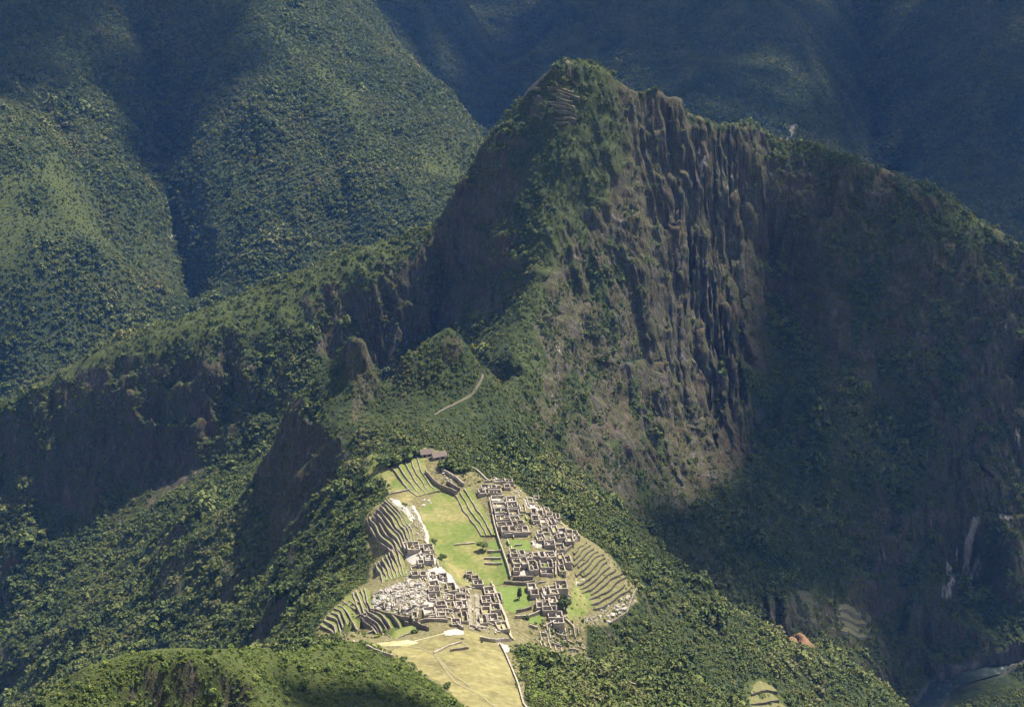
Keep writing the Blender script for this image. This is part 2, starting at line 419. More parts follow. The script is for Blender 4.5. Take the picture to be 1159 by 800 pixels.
def shape(f, is_far):
    X, Y = f.X, f.Y
    if not is_far:
        k = (1 - np.clip(f.built * 1.6, 0, 1)) * (1 - 0.85 * f.peaks)
        dist = smooth(900, 1300, Y) * 0.8 + 0.2
        Z0 = base_h(X, Y)
        e = smooth(190, 330, X)
        U, V_ = X * (1 - e) + (0.885 * X - 0.469 * Y) * e, Y * (1 - e) + (0.469 * X + 0.885 * Y) * e
        U = U + 26 * fbm(Z0 / 75 + 3.1, U / 90, 35, 3)
        V_ = V_ + Z0 * 1.1
        ribs = (1 + 0.9 * e) * ridged(U / (46 + 10 * e) + 0.15 * fbm(Y / 90, X / 90, 31), V_ / 95, 11, 3)
        fine_r = ridged(X / 19 + 0.9 * fbm(X / 40, Z0 / 40, 33), Y / 50 + Z0 / 45, 14, 2)
        md = smooth(-0.3, 0.3, fbm(X / 110, Y / 110, 17, 3))
        wy = k * dist * (7.0 * ribs * (0.4 + 0.8 * md) + 2.2 * fine_r * (1.1 - md) + 10 * fbm(X / 70, Y / 70, 21, 3))
        wx = k * dist * (9.0 * ridged(X / 150, Y / 60, 12, 2) * smooth(150, -250, X) + 9 * fbm(X / 60, Y / 60, 25, 3))
        Z = base_h(X + wx, Y + wy)
        Z = Z + k * dist * (3.0 * fbm(X / 45, Y / 45, 41, 4) + 1.6 * fbm(X / 12, Y / 12, 44, 2))
    else:
        ribs = ridged(X / 230 + 0.5 * fbm(Y / 300, X / 300, 31), Y / 700, 11, 4)
        wy = 34 * ribs + 20 * fbm(X / 220, Y / 220, 21, 3)
        wx = 30 * ridged(X / 700, Y / 260, 12, 3) * smooth(200, -400, X) + 20 * fbm(X / 200, Y / 200, 25, 3)
        k = smooth(2480, 2560, Y)
        Z = base_h(X + wx * k, Y + wy * k) + k * (6 * fbm(X / 90, Y / 90, 41, 4))
    def dist_line(P):
        D = np.full(X.shape, 1e9)
        for a, b in zip(P[:-1], P[1:]):
            ab = b[:2] - a[:2]
            t = np.clip(((X - a[0]) * ab[0] + (Y - a[1]) * ab[1]) / (ab @ ab), 0, 1)
            D = np.minimum(D, np.hypot(X - a[0] - t * ab[0], Y - a[1] - t * ab[1]))
        return D
    if is_far:
        for P, dep, wd in GULLIES:
            Z = Z - dep * np.exp(-dist_line(P) / wd) * k
        f.river = np.full(X.shape, 999.0)
    else:
        f.river = dist_line([WZ(*p) for p in RIVER]) + 5 * fbm(X / 18, Y / 18, 55, 3)
        Z = np.where(f.river < 11, np.minimum(Z, -433.5), Z)
    f.Z = Z
    gy, gx = np.gradient(Z, f.st)
    f.slope = np.degrees(np.arctan(np.hypot(gx, gy)))
    f.gx, f.gy = gx, gy


shape(near, False)
shape(far, True)


def px_mask(f, poly, y0, y1, soft=2, sub=1):
    """paint a patch on the ground: vertices seen inside a photo polygon and in a distance range"""
    px, py, _ = f.proj
    m = in_poly(px, py, poly) & (f.Y > y0) & (f.Y < y1)
    return blur(m.astype(float), soft, 2) if soft else m.astype(float)


for f in (near, far):
    f.proj = project(np.stack([f.X, f.Y, f.Z], -1))
N1 = fbm(near.X / 26, near.Y / 70, 61, 4)
N2 = fbm(near.X / 9, near.Y / 18, 66, 3)
rock = smooth(52, 66, near.slope + 16 * N1 + 8 * N2)
FACE = [(640, 75), (690, 80), (760, 110), (830, 140), (850, 320), (875, 420), (850, 520), (770, 590), (745, 600), (690, 560), (640, 520), (590, 440), (590, 370), (610, 290), (630, 200)]
rock = np.maximum(rock, px_mask(near, FACE, 1600, 2200, 6) * smooth(-0.45, 0.3, N1 + 0.6 * N2 + 0.1))
WALL = [(850, 142), (1000, 190), (1159, 275), (1180, 560), (1140, 620), (1060, 680), (960, 640), (940, 420), (870, 330)]
rock = np.maximum(rock, px_mask(near, WALL, 1700, 2300, 6) * smooth(-0.15, 0.35, N1 + 0.6 * N2))
for poly in ([(20, 455), (180, 405), (290, 440), (285, 500), (130, 600), (40, 560)], [(345, 450), (375, 470), (372, 560), (325, 580), (312, 550)],
             [(235, 585), (275, 620), (265, 680), (195, 690), (195, 640)], [(140, 755), (210, 742), (285, 770), (300, 820), (120, 820)], [(400, 394), (424, 410), (405, 470), (392, 480)], [(500, 262), (545, 168), (585, 130), (592, 150), (560, 225), (528, 285)], [(372, 350), (430, 335), (490, 320), (500, 385), (445, 415), (385, 410)]):
    rock = np.maximum(rock, px_mask(near, poly, 700, 2050, 3) * smooth(-0.3, 0.3, N1 + 0.5 * N2))
GREEN = [(590, 100), (660, 60), (705, 95), (722, 190), (700, 240), (650, 270), (615, 340), (600, 440), (565, 430), (560, 370), (585, 300), (580, 200)]
rock *= 1 - 0.6 * px_mask(near, GREEN, 1600, 2100, 5)
rock = np.maximum(rock, 0.75 * px_mask(near, [(402, 386), (426, 408), (412, 472), (394, 486)], 1400, 1700, 1))
near.face = np.clip(px_mask(near, FACE, 1600, 2200, 8) + 0.7 * px_mask(near, WALL, 1700, 2300, 8), 0, 1)
near.face = np.maximum(near.face, 0.8 * px_mask(near, PEAKS_PX, 1440, 1700, 3))
rock *= 1 - 0.35 * px_mask(near, PEAKS_PX, 1400, 1700, 2) * (1 - np.maximum(px_mask(near, [(402, 392), (426, 408), (412, 470), (396, 482)], 1400, 1700, 1), px_mask(near, [(442, 432), (464, 430), (474, 470), (450, 462)], 1400, 1700, 1)))
rock *= 1 - np.clip(near.built, 0, 1)
near.rock = rock
# pale granite scars
pale = np.zeros_like(rock)
for poly in ([(1058, 668), (1066, 630), (1080, 598), (1098, 582), (1128, 568), (1146, 592), (1130, 630), (1116, 655), (1094, 676), (1072, 682)],
             [(784, 208), (788, 166), (799, 168), (797, 212)], [(126, 534), (135, 500), (141, 505), (131, 542)], [(276, 458), (287, 443), (283, 477), (276, 480)],
             [(628, 395), (640, 350), (648, 352), (634, 400)], [(1132, 358), (1142, 360), (1140, 372), (1132, 372)], [(1144, 480), (1156, 480), (1152, 520)]):
    pale = np.maximum(pale, px_mask(near, poly, 900, 2300, 1))
near.pale = pale * smooth(-0.35, 0.5, N2 + 1.2 * fbm(near.X / 6, near.Z / 40, 71, 3)) * 0.7
near.soil = px_mask(near, [(882, 709), (893, 709), (917, 721), (926, 731), (908, 730), (888, 722)], 1380, 1530, 1)
near.grass = np.maximum.reduce([
    px_mask(near, [(55, 800), (100, 750), (200, 728), (300, 730), (420, 722), (450, 742), (505, 778), (540, 830), (60, 830)], 700, 960, 3),
    px_mask(near, [(880, 668), (930, 660), (1000, 705), (960, 715), (900, 705)], 1500, 1800, 3) * 0.7,
    px_mask(near, [(840, 775), (865, 765), (895, 800), (850, 810)], 1150, 1400, 1),
    px_mask(near, [(0, 440), (200, 360), (440, 268), (470, 300), (330, 395), (170, 400), (60, 440)], 1900, 2100, 4) * 0.45,
    px_mask(near, FACE, 1600, 2200, 6) * 0.3])
near.built0 = in_poly(near.X, near.Y, BUILT).astype(float)
near.shore = smooth(20, 12, near.river) * smooth(-395, -420, near.Z)
far.rock = np.zeros_like(far.Z)
far.soil = np.zeros_like(far.Z)
far.built0 = np.zeros_like(far.Z)
far.shore = np.zeros_like(far.Z)
far.pale = np.maximum.reduce([px_mask(far, p, 2500, 5600, 0) for p in ([(885, 160), (893, 142), (907, 134), (903, 150), (896, 160)], [(976, 28), (977, 10), (982, 26)], [(987, 180), (985, 160), (990, 178)],
                                                                      [(188, 262), (197, 266), (196, 272), (190, 270)])])
far.pale *= 0.55
far.grass = np.maximum.reduce([px_mask(far, [(-50, 60), (20, 110), (80, 200), (140, 290), (110, 300), (60, 240), (40, 300), (10, 360), (-50, 330)], 2480, 3300, 4) * 0.75,
                              px_mask(far, [(268, 10), (330, 38), (370, 62), (480, 160), (545, 165), (510, 230), (440, 200), (400, 130), (340, 64), (280, 30)], 2700, 3600, 3) * 0.6])
far.grass *= smooth(-0.45, 0.3, fbm(far.X / 70, far.Y / 90, 64, 4))


def crag(X, Y, Z, gx, gy, slope, rock, built, face):
    """steep faces get pushed in and out along their horizontal normal: cracks run down, ledges across"""
    g = np.hypot(gx, gy) + 1e-6
    amp = smooth(27, 54, slope) * (0.4 + 0.6 * np.clip(rock, 0, 1)) * (1 - np.clip(built, 0, 1)) * (0.35 + 0.65 * smooth(900, 1300, Y))
    T = 0.85 * X + 0.53 * Y
    T = T + 16 * fbm(Z / 70, T / 90, 83, 3)
    m1 = smooth(-0.25, 0.3, fbm(T / 60, Z / 60, 82, 2))
    amp = amp * (1 + 1.1 * face)
    crack = ridged(T / 17, Z / 190, 81, 4) * (0.4 + 0.8 * m1)
    led = fbm(T / 24, Z / 9 + T / 30, 86, 3)
    s = amp * (2.5 * crack + 1.0 * led * (1.3 - m1) + 2.6 * fbm(T / 24, Z / 46, 88, 4))
    return -gx / g * s, -gy / g * s


def crag_at(x, y, z):
    q = [near.at(x, y, a) for a in (near.gx, near.gy, near.slope, near.rock, near.built, near.face)]
    return crag(x, y, z, *q)


def build_grid(name, f, mat):
    v = np.stack([f.X, f.Y, f.Z], -1).astype(float)
    if f is not far:
        dx, dy = crag(f.X, f.Y, f.Z, f.gx, f.gy, f.slope, f.rock, f.built, f.face)
        v[..., 0] += dx
        v[..., 1] += dy
    v = v.reshape(-1, 3).astype(np.float32)
    i = np.arange(f.nx * f.ny, dtype=np.int32).reshape(f.ny, f.nx)
    q = np.stack([i[:-1, :-1], i[:-1, 1:], i[1:, 1:], i[1:, :-1]], -1).reshape(-1, 4)
    me = bpy.data.meshes.new(name)
    me.vertices.add(len(v))
    me.vertices.foreach_set('co', v.ravel())
    me.loops.add(q.size)
    me.loops.foreach_set('vertex_index', q.ravel())
    me.polygons.add(len(q))
    me.polygons.foreach_set('loop_start', np.arange(0, q.size, 4, dtype=np.int32))
    me.polygons.foreach_set('use_smooth', np.ones(len(q), bool))
    me.update()
    for nm, ch in (('m1', (f.rock, f.grass, f.pale)), ('m2', (f.soil, f.built0, f.shore))):
        a = me.attributes.new(nm, 'FLOAT_VECTOR', 'POINT')
        a.data.foreach_set('vector', np.stack(ch, -1).reshape(-1, 3).astype(np.float32).ravel())
    me.materials.append(mat)
    o = bpy.data.objects.new(name, me)
    scene.collection.objects.link(o)
    o['kind'] = 'structure'
    return o


# ------------------------------------------------------------------ material helpers
class NT:
    def __init__(s, name, rough=0.9):
        s.m = bpy.data.materials.new(name)
        s.m.use_nodes = True
        s.t = s.m.node_tree
        s.b = s.t.nodes['Principled BSDF']
        s.b.inputs['Roughness'].default_value = rough
        s.b.inputs['Specular IOR Level'].default_value = 0.15

    def n(s, ty, **k):
        nd = s.t.nodes.new(ty)
        for a, b in k.items():
            setattr(nd, a, b)
        return nd

    def l(s, a, b):
        s.t.links.new(a, b)

    def coords(s, scale=(1, 1, 1), kind='Object'):
        tc = s.n('ShaderNodeTexCoord')
        mp = s.n('ShaderNodeMapping')
        mp.inputs['Scale'].default_value = scale
        s.l(tc.outputs[kind], mp.inputs[0])
        return mp.outputs[0]

    def noise(s, vec, scale=1.0, detail=3, rough=0.55, dist=0.0):
        nd = s.n('ShaderNodeTexNoise')
        nd.inputs['Scale'].default_value = scale
        nd.inputs['Detail'].default_value = detail
        nd.inputs['Roughness'].default_value = rough
        nd.inputs['Distortion'].default_value = dist
        s.l(vec, nd.inputs['Vector'])
        return nd.outputs['Fac']

    def ramp(s, fac, stops, interp='LINEAR'):
        r = s.n('ShaderNodeValToRGB')
        r.color_ramp.interpolation = interp
        e = r.color_ramp.elements
        while len(e) < len(stops):
            e.new(0.5)
        for k, (p, c) in enumerate(stops):
            e[k].position = p
            e[k].color = (c[0], c[1], c[2], 1) if len(c) == 3 else c
        s.l(fac, r.inputs[0])
        return r.outputs[0]

    def mix(s, fac, a, b):
        m = s.n('ShaderNodeMix', data_type='RGBA')
        if isinstance(fac, (int, float)):
            m.inputs[0].default_value = fac
        else:
            s.l(fac, m.inputs[0])
        for sock, v in ((m.inputs[6], a), (m.inputs[7], b)):
            if isinstance(v, tuple):
                sock.default_value = (*v, 1)
            else:
                s.l(v, sock)
        return m.outputs[2]

    def math(s, op, a, b=None, clamp=False):
        m = s.n('ShaderNodeMath', operation=op)
        m.use_clamp = clamp
        for i, v in enumerate((a, b)):
            if v is None:
                continue
            if isinstance(v, (int, float)):
                m.inputs[i].default_value = v
            else:
                s.l(v, m.inputs[i])
        return m.outputs[0]

    def bump(s, h, strength=0.5, dist=1.0):
        b = s.n('ShaderNodeBump')
        b.inputs['Strength'].default_value = strength
        b.inputs['Distance'].default_value = dist
        s.l(h, b.inputs['Height'])
        s.l(b.outputs[0], s.b.inputs['Normal'])

    def out(s, col):
        s.l(col, s.b.inputs['Base Color'])
        return s.m


def terrain_material(name, k=1.0):
    t = NT(name, 0.95)
    a1 = t.n('ShaderNodeAttribute', attribute_name='m1')
    a2 = t.n('ShaderNodeAttribute', attribute_name='m2')
    s1 = t.n('ShaderNodeSeparateXYZ')
    s2 = t.n('ShaderNodeSeparateXYZ')
    t.l(a1.outputs['Vector'], s1.inputs[0])
    t.l(a2.outputs['Vector'], s2.inputs[0])
    vi = t.coords((k, k, k))
    vs_ = t.coords((k, k, 0.16 * k))
    big = t.noise(vi, 0.02, 4)
    mid = t.noise(vi, 0.12, 5, 0.65)
    fine = t.noise(vi, 0.55, 4, 0.7)
    streak = t.noise(vs_, 0.16, 6, 0.7, 0.4)
    streak2 = t.noise(vs_, 0.42, 4, 0.6, 0.2)
    floor = t.ramp(mid, [(0.3, (0.022, 0.034, 0.012)), (0.5, (0.04, 0.056, 0.018)), (0.7, (0.075, 0.085, 0.03))])
    grass = t.ramp(fine, [(0.3, (0.04, 0.055, 0.014)), (0.5, (0.075, 0.092, 0.022)), (0.72, (0.13, 0.128, 0.04))])
    rockc = t.ramp(streak, [(0.33, (0.022, 0.018, 0.015)), (0.43, (0.062, 0.05, 0.04)), (0.53, (0.106, 0.089, 0.07)), (0.6, (0.135, 0.126, 0.112)), (0.7, (0.3, 0.27, 0.235))])
    rust = t.ramp(big, [(0.42, (1, 1, 1)), (0.62, (1.0, 0.72, 0.5))])
    mm = t.n('ShaderNodeMix', data_type='RGBA', blend_type='MULTIPLY')
    mm.inputs[0].default_value = 0.7
    t.l(rockc, mm.inputs[6])
    t.l(rust, mm.inputs[7])
    rockc = mm.outputs[2]
    mossy = t.ramp(t.math('ADD', t.math('MULTIPLY', mid, 0.6), t.math('MULTIPLY', t.noise(vs_, 0.07, 4, 0.6, 0.3), 0.4)), [(0.4, (0, 0, 0)), (0.52, (1, 1, 1))])
    rockc = t.mix(t.math('MULTIPLY', mossy, 0.85), rockc, t.ramp(streak2, [(0.3, (0.03, 0.036, 0.013)), (0.5, (0.07, 0.072, 0.026)), (0.7, (0.125, 0.115, 0.045))]))
    grit = t.noise(t.coords((k, k, 0.45 * k)), 0.9, 3, 0.75)
    gr_ = t.ramp(grit, [(0.3, (0.35, 0.34, 0.33)), (0.46, (0.85, 0.85, 0.83)), (0.6, (1.15, 1.13, 1.4)), (0.72, (2.2, 2.15, 2.1))])
    m3 = t.n('ShaderNodeMix', data_type='RGBA', blend_type='MULTIPLY')
    m3.inputs[0].default_value = 1.0
    t.l(rockc, m3.inputs[6])
    t.l(gr_, m3.inputs[7])
    rockc = m3.outputs[2]
    palec = t.ramp(streak2, [(0.3, (0.12, 0.11, 0.1)), (0.5, (0.3, 0.275, 0.245)), (0.7, (0.46, 0.43, 0.39))])
    c = t.mix(s1.outputs[1], floor, grass)
    rf = t.ramp(t.math('ADD', s1.outputs[0], t.math('MULTIPLY', t.math('SUBTRACT', fine, 0.5), 0.9)), [(0.35, (0, 0, 0)), (0.6, (1, 1, 1))])
    c = t.mix(rf, c, rockc)
    pf = t.ramp(t.math('ADD', s1.outputs[2], t.math('MULTIPLY', t.math('SUBTRACT', t.math('ADD', t.math('MULTIPLY', streak, 0.6), t.math('MULTIPLY', grit, 0.4)), 0.5), 2.6)), [(0.45, (0, 0, 0)), (0.56, (1, 1, 1))])
    pf = t.math('MULTIPLY', pf, t.math('GREATER_THAN', s1.outputs[2], 0.03))
    c = t.mix(pf, c, palec)
    c = t.mix(s2.outputs[0], c, t.ramp(fine, [(0.3, (0.19, 0.1, 0.058)), (0.7, (0.3, 0.175, 0.11))]))
    dry = t.ramp(t.noise(vi, 0.3, 5, 0.7), [(0.3, (0.085, 0.09, 0.03)), (0.5, (0.19, 0.165, 0.075)), (0.7, (0.31, 0.27, 0.16))])
    c = t.mix(s2.outputs[1], c, dry)
    c = t.mix(s2.outputs[2], c, t.ramp(fine, [(0.3, (0.06, 0.058, 0.045)), (0.7, (0.17, 0.16, 0.14))]))
    h = t.math('ADD', t.math('MULTIPLY', streak, 1.2), t.math('ADD', t.math('MULTIPLY', fine, 0.35), t.math('MULTIPLY', grit, 0.5)))
    t.bump(h, 0.9, 3.0 / k)
    return t.out(c)


MAT_NEAR = terrain_material('terrain_ground')
MAT_FAR = terrain_material('far_slope_ground', 0.5)
low = Field(-950, 1050, 560, 1450, 2.5)
high = Field(-860, 900, 1450, 2480, 1.25)
for f in (low, high):
    for nm in ('Z', 'slope', 'gx', 'gy', 'rock', 'grass', 'pale', 'soil', 'built0', 'shore', 'built', 'face'):
        setattr(f, nm, near.at(f.X, f.Y, getattr(near, nm)))
build_grid('terrain', low, MAT_NEAR)
build_grid('mountain', high, MAT_NEAR)
build_grid('mountains', far, MAT_FAR)

# river
wm = NT('river_water', 0.15)
wnz = wm.noise(wm.coords((1, 1, 1)), 0.12, 5, 0.7)
wm.out(wm.ramp(wnz, [(0.45, (0.03, 0.042, 0.038)), (0.62, (0.05, 0.065, 0.06)), (0.72, (0.25, 0.27, 0.26))]))
wm.bump(wm.noise(wm.coords((1, 1, 1)), 0.6, 4), 0.4, 0.5)



def mesh_obj(name, verts, faces, mat, parent=None, smooth_=False):
    me = bpy.data.meshes.new(name)
    me.from_pydata([tuple(map(float, v)) for v in verts], [], faces)
    for m in (mat if isinstance(mat, (list, tuple)) else [mat]):
        me.materials.append(m)
    if smooth_:
        me.polygons.foreach_set('use_smooth', np.ones(len(me.polygons), bool))
    o = bpy.data.objects.new(name, me)
    scene.collection.objects.link(o)
    if parent is not None:
        o.parent = parent
    return o


def tag(o, label=None, cat=None, group=None, kind=None):
    if label:
        o['label'] = label
    if cat:
        o['category'] = cat
    if group:
        o['group'] = group
    if kind:
        o['kind'] = kind
    return o

rw = [WZ(*p) for p in RIVER]
RVv, RVf = [], []
for k, p in enumerate(rw):
    a, b = rw[max(k - 1, 0)], rw[min(k + 1, len(rw) - 1)]
    t = (b - a)[:2] / np.linalg.norm((b - a)[:2])
    for sd in (-1, 1):
        RVv.append((p[0] - t[1] * 15 * sd, p[1] + t[0] * 15 * sd, -431.8))
    if k:
        RVf.append((2 * k - 2, 2 * k - 1, 2 * k + 1, 2 * k))
tag(mesh_obj('river', RVv, RVf, wm.m), kind='structure')

# ------------------------------------------------------------------ forest
def leaf_mat(name, stops, tinted=False):
    t = NT(name, 0.7)
    oi = t.n('ShaderNodeObjectInfo')
    at = t.n('ShaderNodeAttribute', attribute_name='tint', attribute_type='INSTANCER')
    col = t.ramp(t.math('ADD', t.math('MULTIPLY', oi.outputs['Random'], 0.6), at.outputs['Fac'] if tinted else 0.2, True), stops)
    nz = t.noise(t.coords((1, 1, 1), 'Object'), 1.1, 2)
    c = t.mix(t.ramp(nz, [(0.35, (0, 0, 0)), (0.65, (1, 1, 1))]), col, t.mix(0.45, col, (0.13, 0.16, 0.04)))
    t.out(c)
    return t.m


LEAF = leaf_mat('forest_leaves', [(0.0, (0.046, 0.066, 0.018)), (0.35, (0.075, 0.1, 0.025)), (0.6, (0.108, 0.127, 0.034)), (0.85, (0.14, 0.146, 0.044)), (1.0, (0.165, 0.152, 0.068))], True)
LEAF_BRIGHT = leaf_mat('slope_leaves', [(0.0, (0.055, 0.085, 0.018)), (0.4, (0.11, 0.15, 0.026)), (0.75, (0.165, 0.2, 0.038)), (1.0, (0.21, 0.19, 0.065))])
bk = NT('tree_bark', 0.9)
BARK = bk.out(bk.ramp(bk.noise(bk.coords((1, 1, 0.2)), 3, 4), [(0.3, (0.05, 0.04, 0.03)), (0.7, (0.14, 0.12, 0.1))]))


def crown_geo(seed, lobes, per, flat=0.8, leaf=0.3):
    """unit crown (radius about 1, base at z=0): leaf sprays spread through a few lobes"""
    r = random.Random(seed)
    V, Fc = [], []
    for k in range(lobes):
        a = r.uniform(0, 6.283)
        d = 0.0 if k == 0 else r.uniform(0.3, 0.95)
        c = Vector((math.cos(a) * d, math.sin(a) * d, flat * (r.uniform(0.5, 1.35) - 0.35 * d)))
        rad = r.uniform(0.3, 0.6) if k else 0.62
        for _ in range(per):
            n = Vector((r.gauss(0, 1), r.gauss(0, 1), r.gauss(0.25, 1))).normalized()
            p = c + n * rad * r.uniform(0.72, 1.05)
            n2 = (n + Vector((r.gauss(0, .45), r.gauss(0, .45), r.gauss(0.2, .45)))).normalized()
            t1 = n2.orthogonal().normalized()
            t1 = Matrix.Rotation(r.uniform(0, 6.28), 3, n2) @ t1
            t2 = n2.cross(t1)
            s = leaf * r.uniform(0.6, 1.25)
            b = len(V)
            V += [p - t1 * s - t2 * s * .6, p + t1 * s * .8 - t2 * s * .7, p + t1 * s + t2 * s * .55 - n2 * s * .35, p - t1 * s * .7 + t2 * s * .8 - n2 * s * .25]
            Fc.append((b, b + 1, b + 2, b + 3))
    return V, Fc


def trunk_geo(h=0.9, r0=0.09):
    V, Fc = [], []
    for k in range(6):
        a = k * math.pi / 3
        V.append((math.cos(a) * r0, math.sin(a) * r0, -0.3))
    for k in range(6):
        a = k * math.pi / 3
        V.append((math.cos(a) * r0 * .5, math.sin(a) * r0 * .5, h))
    for k in range(6):
        Fc.append((k, (k + 1) % 6, 6 + (k + 1) % 6, 6 + k))
    return V, Fc


protos = bpy.data.collections.new('forest_tree_kinds')
for k in range(8):
    V, Fc = crown_geo(100 + k, 5 + k % 4, 30, 0.7 + 0.16 * (k % 3), 0.2)
    TV, TF = trunk_geo()
    nf = len(Fc)
    b = len(V)
    me = bpy.data.meshes.new('forest_tree')
    me.from_pydata([tuple(v) for v in V] + TV, [], Fc + [tuple(b + i for i in f) for f in TF])
    me.materials.append(LEAF)
    me.materials.append(BARK)
    for i, p in enumerate(me.polygons):
        if i >= nf:
            p.material_index = 1
    protos.objects.link(bpy.data.objects.new('forest_tree', me))


def scatter(name, P, scl, rot, idx, coll, label, cat):
    tint = 0.2 + 0.55 * fbm(P[:, 0] / 55, P[:, 1] / 55, 131, 4) + 0.25 * fbm(P[:, 0] / 220, P[:, 1] / 220, 135, 2)
    me = bpy.data.meshes.new(name)
    me.vertices.add(len(P))
    me.vertices.foreach_set('co', P.astype(np.float32).ravel())
    for nm, ty, dat in (('scl', 'FLOAT', scl), ('rot', 'FLOAT', rot), ('tint', 'FLOAT', tint)):
        a = me.attributes.new(nm, ty, 'POINT')
        a.data.foreach_set('value', dat.astype(np.float32))
    a = me.attributes.new('idx', 'INT', 'POINT')
    a.data.foreach_set('value', idx.astype(np.int32))
    o = bpy.data.objects.new(name, me)
    scene.collection.objects.link(o)
    g = bpy.data.node_groups.new(name, 'GeometryNodeTree')
    g.interface.new_socket('Geometry', in_out='INPUT', socket_type='NodeSocketGeometry')
    g.interface.new_socket('Geometry', in_out='OUTPUT', socket_type='NodeSocketGeometry')
    gi, go = g.nodes.new('NodeGroupInput'), g.nodes.new('NodeGroupOutput')
    m2p = g.nodes.new('GeometryNodeMeshToPoints')
    iop = g.nodes.new('GeometryNodeInstanceOnPoints')
    ci = g.nodes.new('GeometryNodeCollectionInfo')
    ci.inputs[0].default_value = coll
    ci.inputs['Separate Children'].default_value = True
    ci.inputs['Reset Children'].default_value = True

    def att(nm, ty):
        n = g.nodes.new('GeometryNodeInputNamedAttribute')
        n.data_type = ty
        n.inputs[0].default_value = nm
        return n.outputs[0]
    cx = g.nodes.new('ShaderNodeCombineXYZ')
    g.links.new(att('rot', 'FLOAT'), cx.inputs[2])
    g.links.new(gi.outputs[0], m2p.inputs[0])
    g.links.new(m2p.outputs[0], iop.inputs['Points'])
    g.links.new(ci.outputs[0], iop.inputs['Instance'])
    iop.inputs['Pick Instance'].default_value = True
    g.links.new(att('idx', 'INT'), iop.inputs['Instance Index'])
    g.links.new(cx.outputs[0], iop.inputs['Rotation'])
    g.links.new(att('scl', 'FLOAT'), iop.inputs['Scale'])
    g.links.new(iop.outputs[0], go.inputs[0])
    md = o.modifiers.new('scatter', 'NODES')
    md.node_group = g
    tag(o, label, cat, None, 'stuff')
    return o


def jitter(x0, x1, y0, y1, st):
    xs = np.arange(x0, x1, st)
    ys = np.arange(y0, y1, st)
    X, Y = np.meshgrid(xs, ys)
    X = X + rng.uniform(-.5, .5, X.shape) * st
    Y = Y + rng.uniform(-.5, .5, Y.shape) * st
    return X.ravel(), Y.ravel()


def visible(x, y, z, f):
    """inside the frame with a margin, facing, roughly not hidden behind nearer ground"""
    px, py, dep = project(np.stack([x, y, z], -1))
    ok = (px > -190) & (px < 1349) & (py > -60) & (py < 880)
    return ok


nbuilt = lambda x, y: near.at(x, y, near.built0)
X, Y = jitter(-850, 980, 720, 2420, 3.9)
Z = near.at(X, Y)
rk = near.at(X, Y, near.rock)
sl_ = near.at(X, Y, near.slope)
gr = near.at(X, Y, near.grass)
# area on the ground grows with slope: keep density by area on screen
ledge = smooth(-0.12, 0.22, fbm(X / 30, Y / 60, 97, 4) + 0.6 * fbm(X / 11, Z / 16, 98, 2))
p = 1.0 - (0.95 - 0.8 * ledge) * smooth(0.15, 0.75, rk)
p *= 1 - 0.75 * smooth(0.25, 0.6, gr) - 0.0
p *= 0.75 + 0.5 * smooth(-0.3, 0.3, fbm(X / 40, Y / 40, 91, 3))
ok = (rng.random(len(X)) < p) & (nbuilt(X, Y) < 0.05) & (near.at(X, Y, near.soil) < 0.08) & (near.at(X, Y, near.shore) < 0.4) & (Z > -428) & visible(X, Y, Z, near)
ok &= near.at(X, Y, near.pale) < 0.4
FORE = (near.at(X, Y, near.grass) > 0.5) & (Y < 960)
ok &= ~FORE
X, Y, Z, rk, gr = X[ok], Y[ok], Z[ok], rk[ok], gr[ok]
scl = rng.lognormal(0.0, 0.5, len(X)) * 2.15 * (0.8 + 0.45 * smooth(-0.4, 0.5, fbm(X / 60, Y / 60, 95, 2)))
scl *= 1 - 0.52 * smooth(0.1, 0.7, rk) - 0.35 * smooth(0.1, 0.5, gr)
PEAKS = [hit(*q) for q in PEAKS_PX]
scl = np.where(in_poly(X, Y, PEAKS), np.minimum(scl * 0.6, 1.9), scl)
qx, qy, _q = project(np.stack([X, Y, Z], -1))
scl *= 1 - 0.42 * (in_poly(qx, qy, GREEN) & (Y > 1650))
scl *= 1 - 0.25 * (in_poly(qx, qy, [(845, 130), (1159, 260), (1159, 320), (1000, 240), (850, 180)]) & (Y > 1950))
# close to the built ground the bushes stay low
scl *= 1 - 0.35 * smooth(0.02, 0.3, near.at(X, Y, blur(near.built0, 6, 2)))
TRAILS = [[G2 for G2 in map(lambda q: hit(*q), ((547, 424), (542, 436), (534, 447), (520, 455), (505, 462), (492, 470)))], [G2 for G2 in map(lambda q: hit(*q), ((642, 72), (645, 80), (649, 88), (655, 95), (664, 100)))]]


def off_trail(x, y, d=3.0):
    ok = np.ones(len(x), bool)
    for P in TRAILS:
        for a, b in zip(P[:-1], P[1:]):
            ab = (b - a)[:2]
            t = np.clip(((x - a[0]) * ab[0] + (y - a[1]) * ab[1]) / (ab @ ab), 0, 1)
            ok &= np.hypot(x - a[0] - t * ab[0], y - a[1] - t * ab[1]) > d
    return ok


k = off_trail(X, Y)
X, Y, Z, scl = X[k], Y[k], Z[k], scl[k]
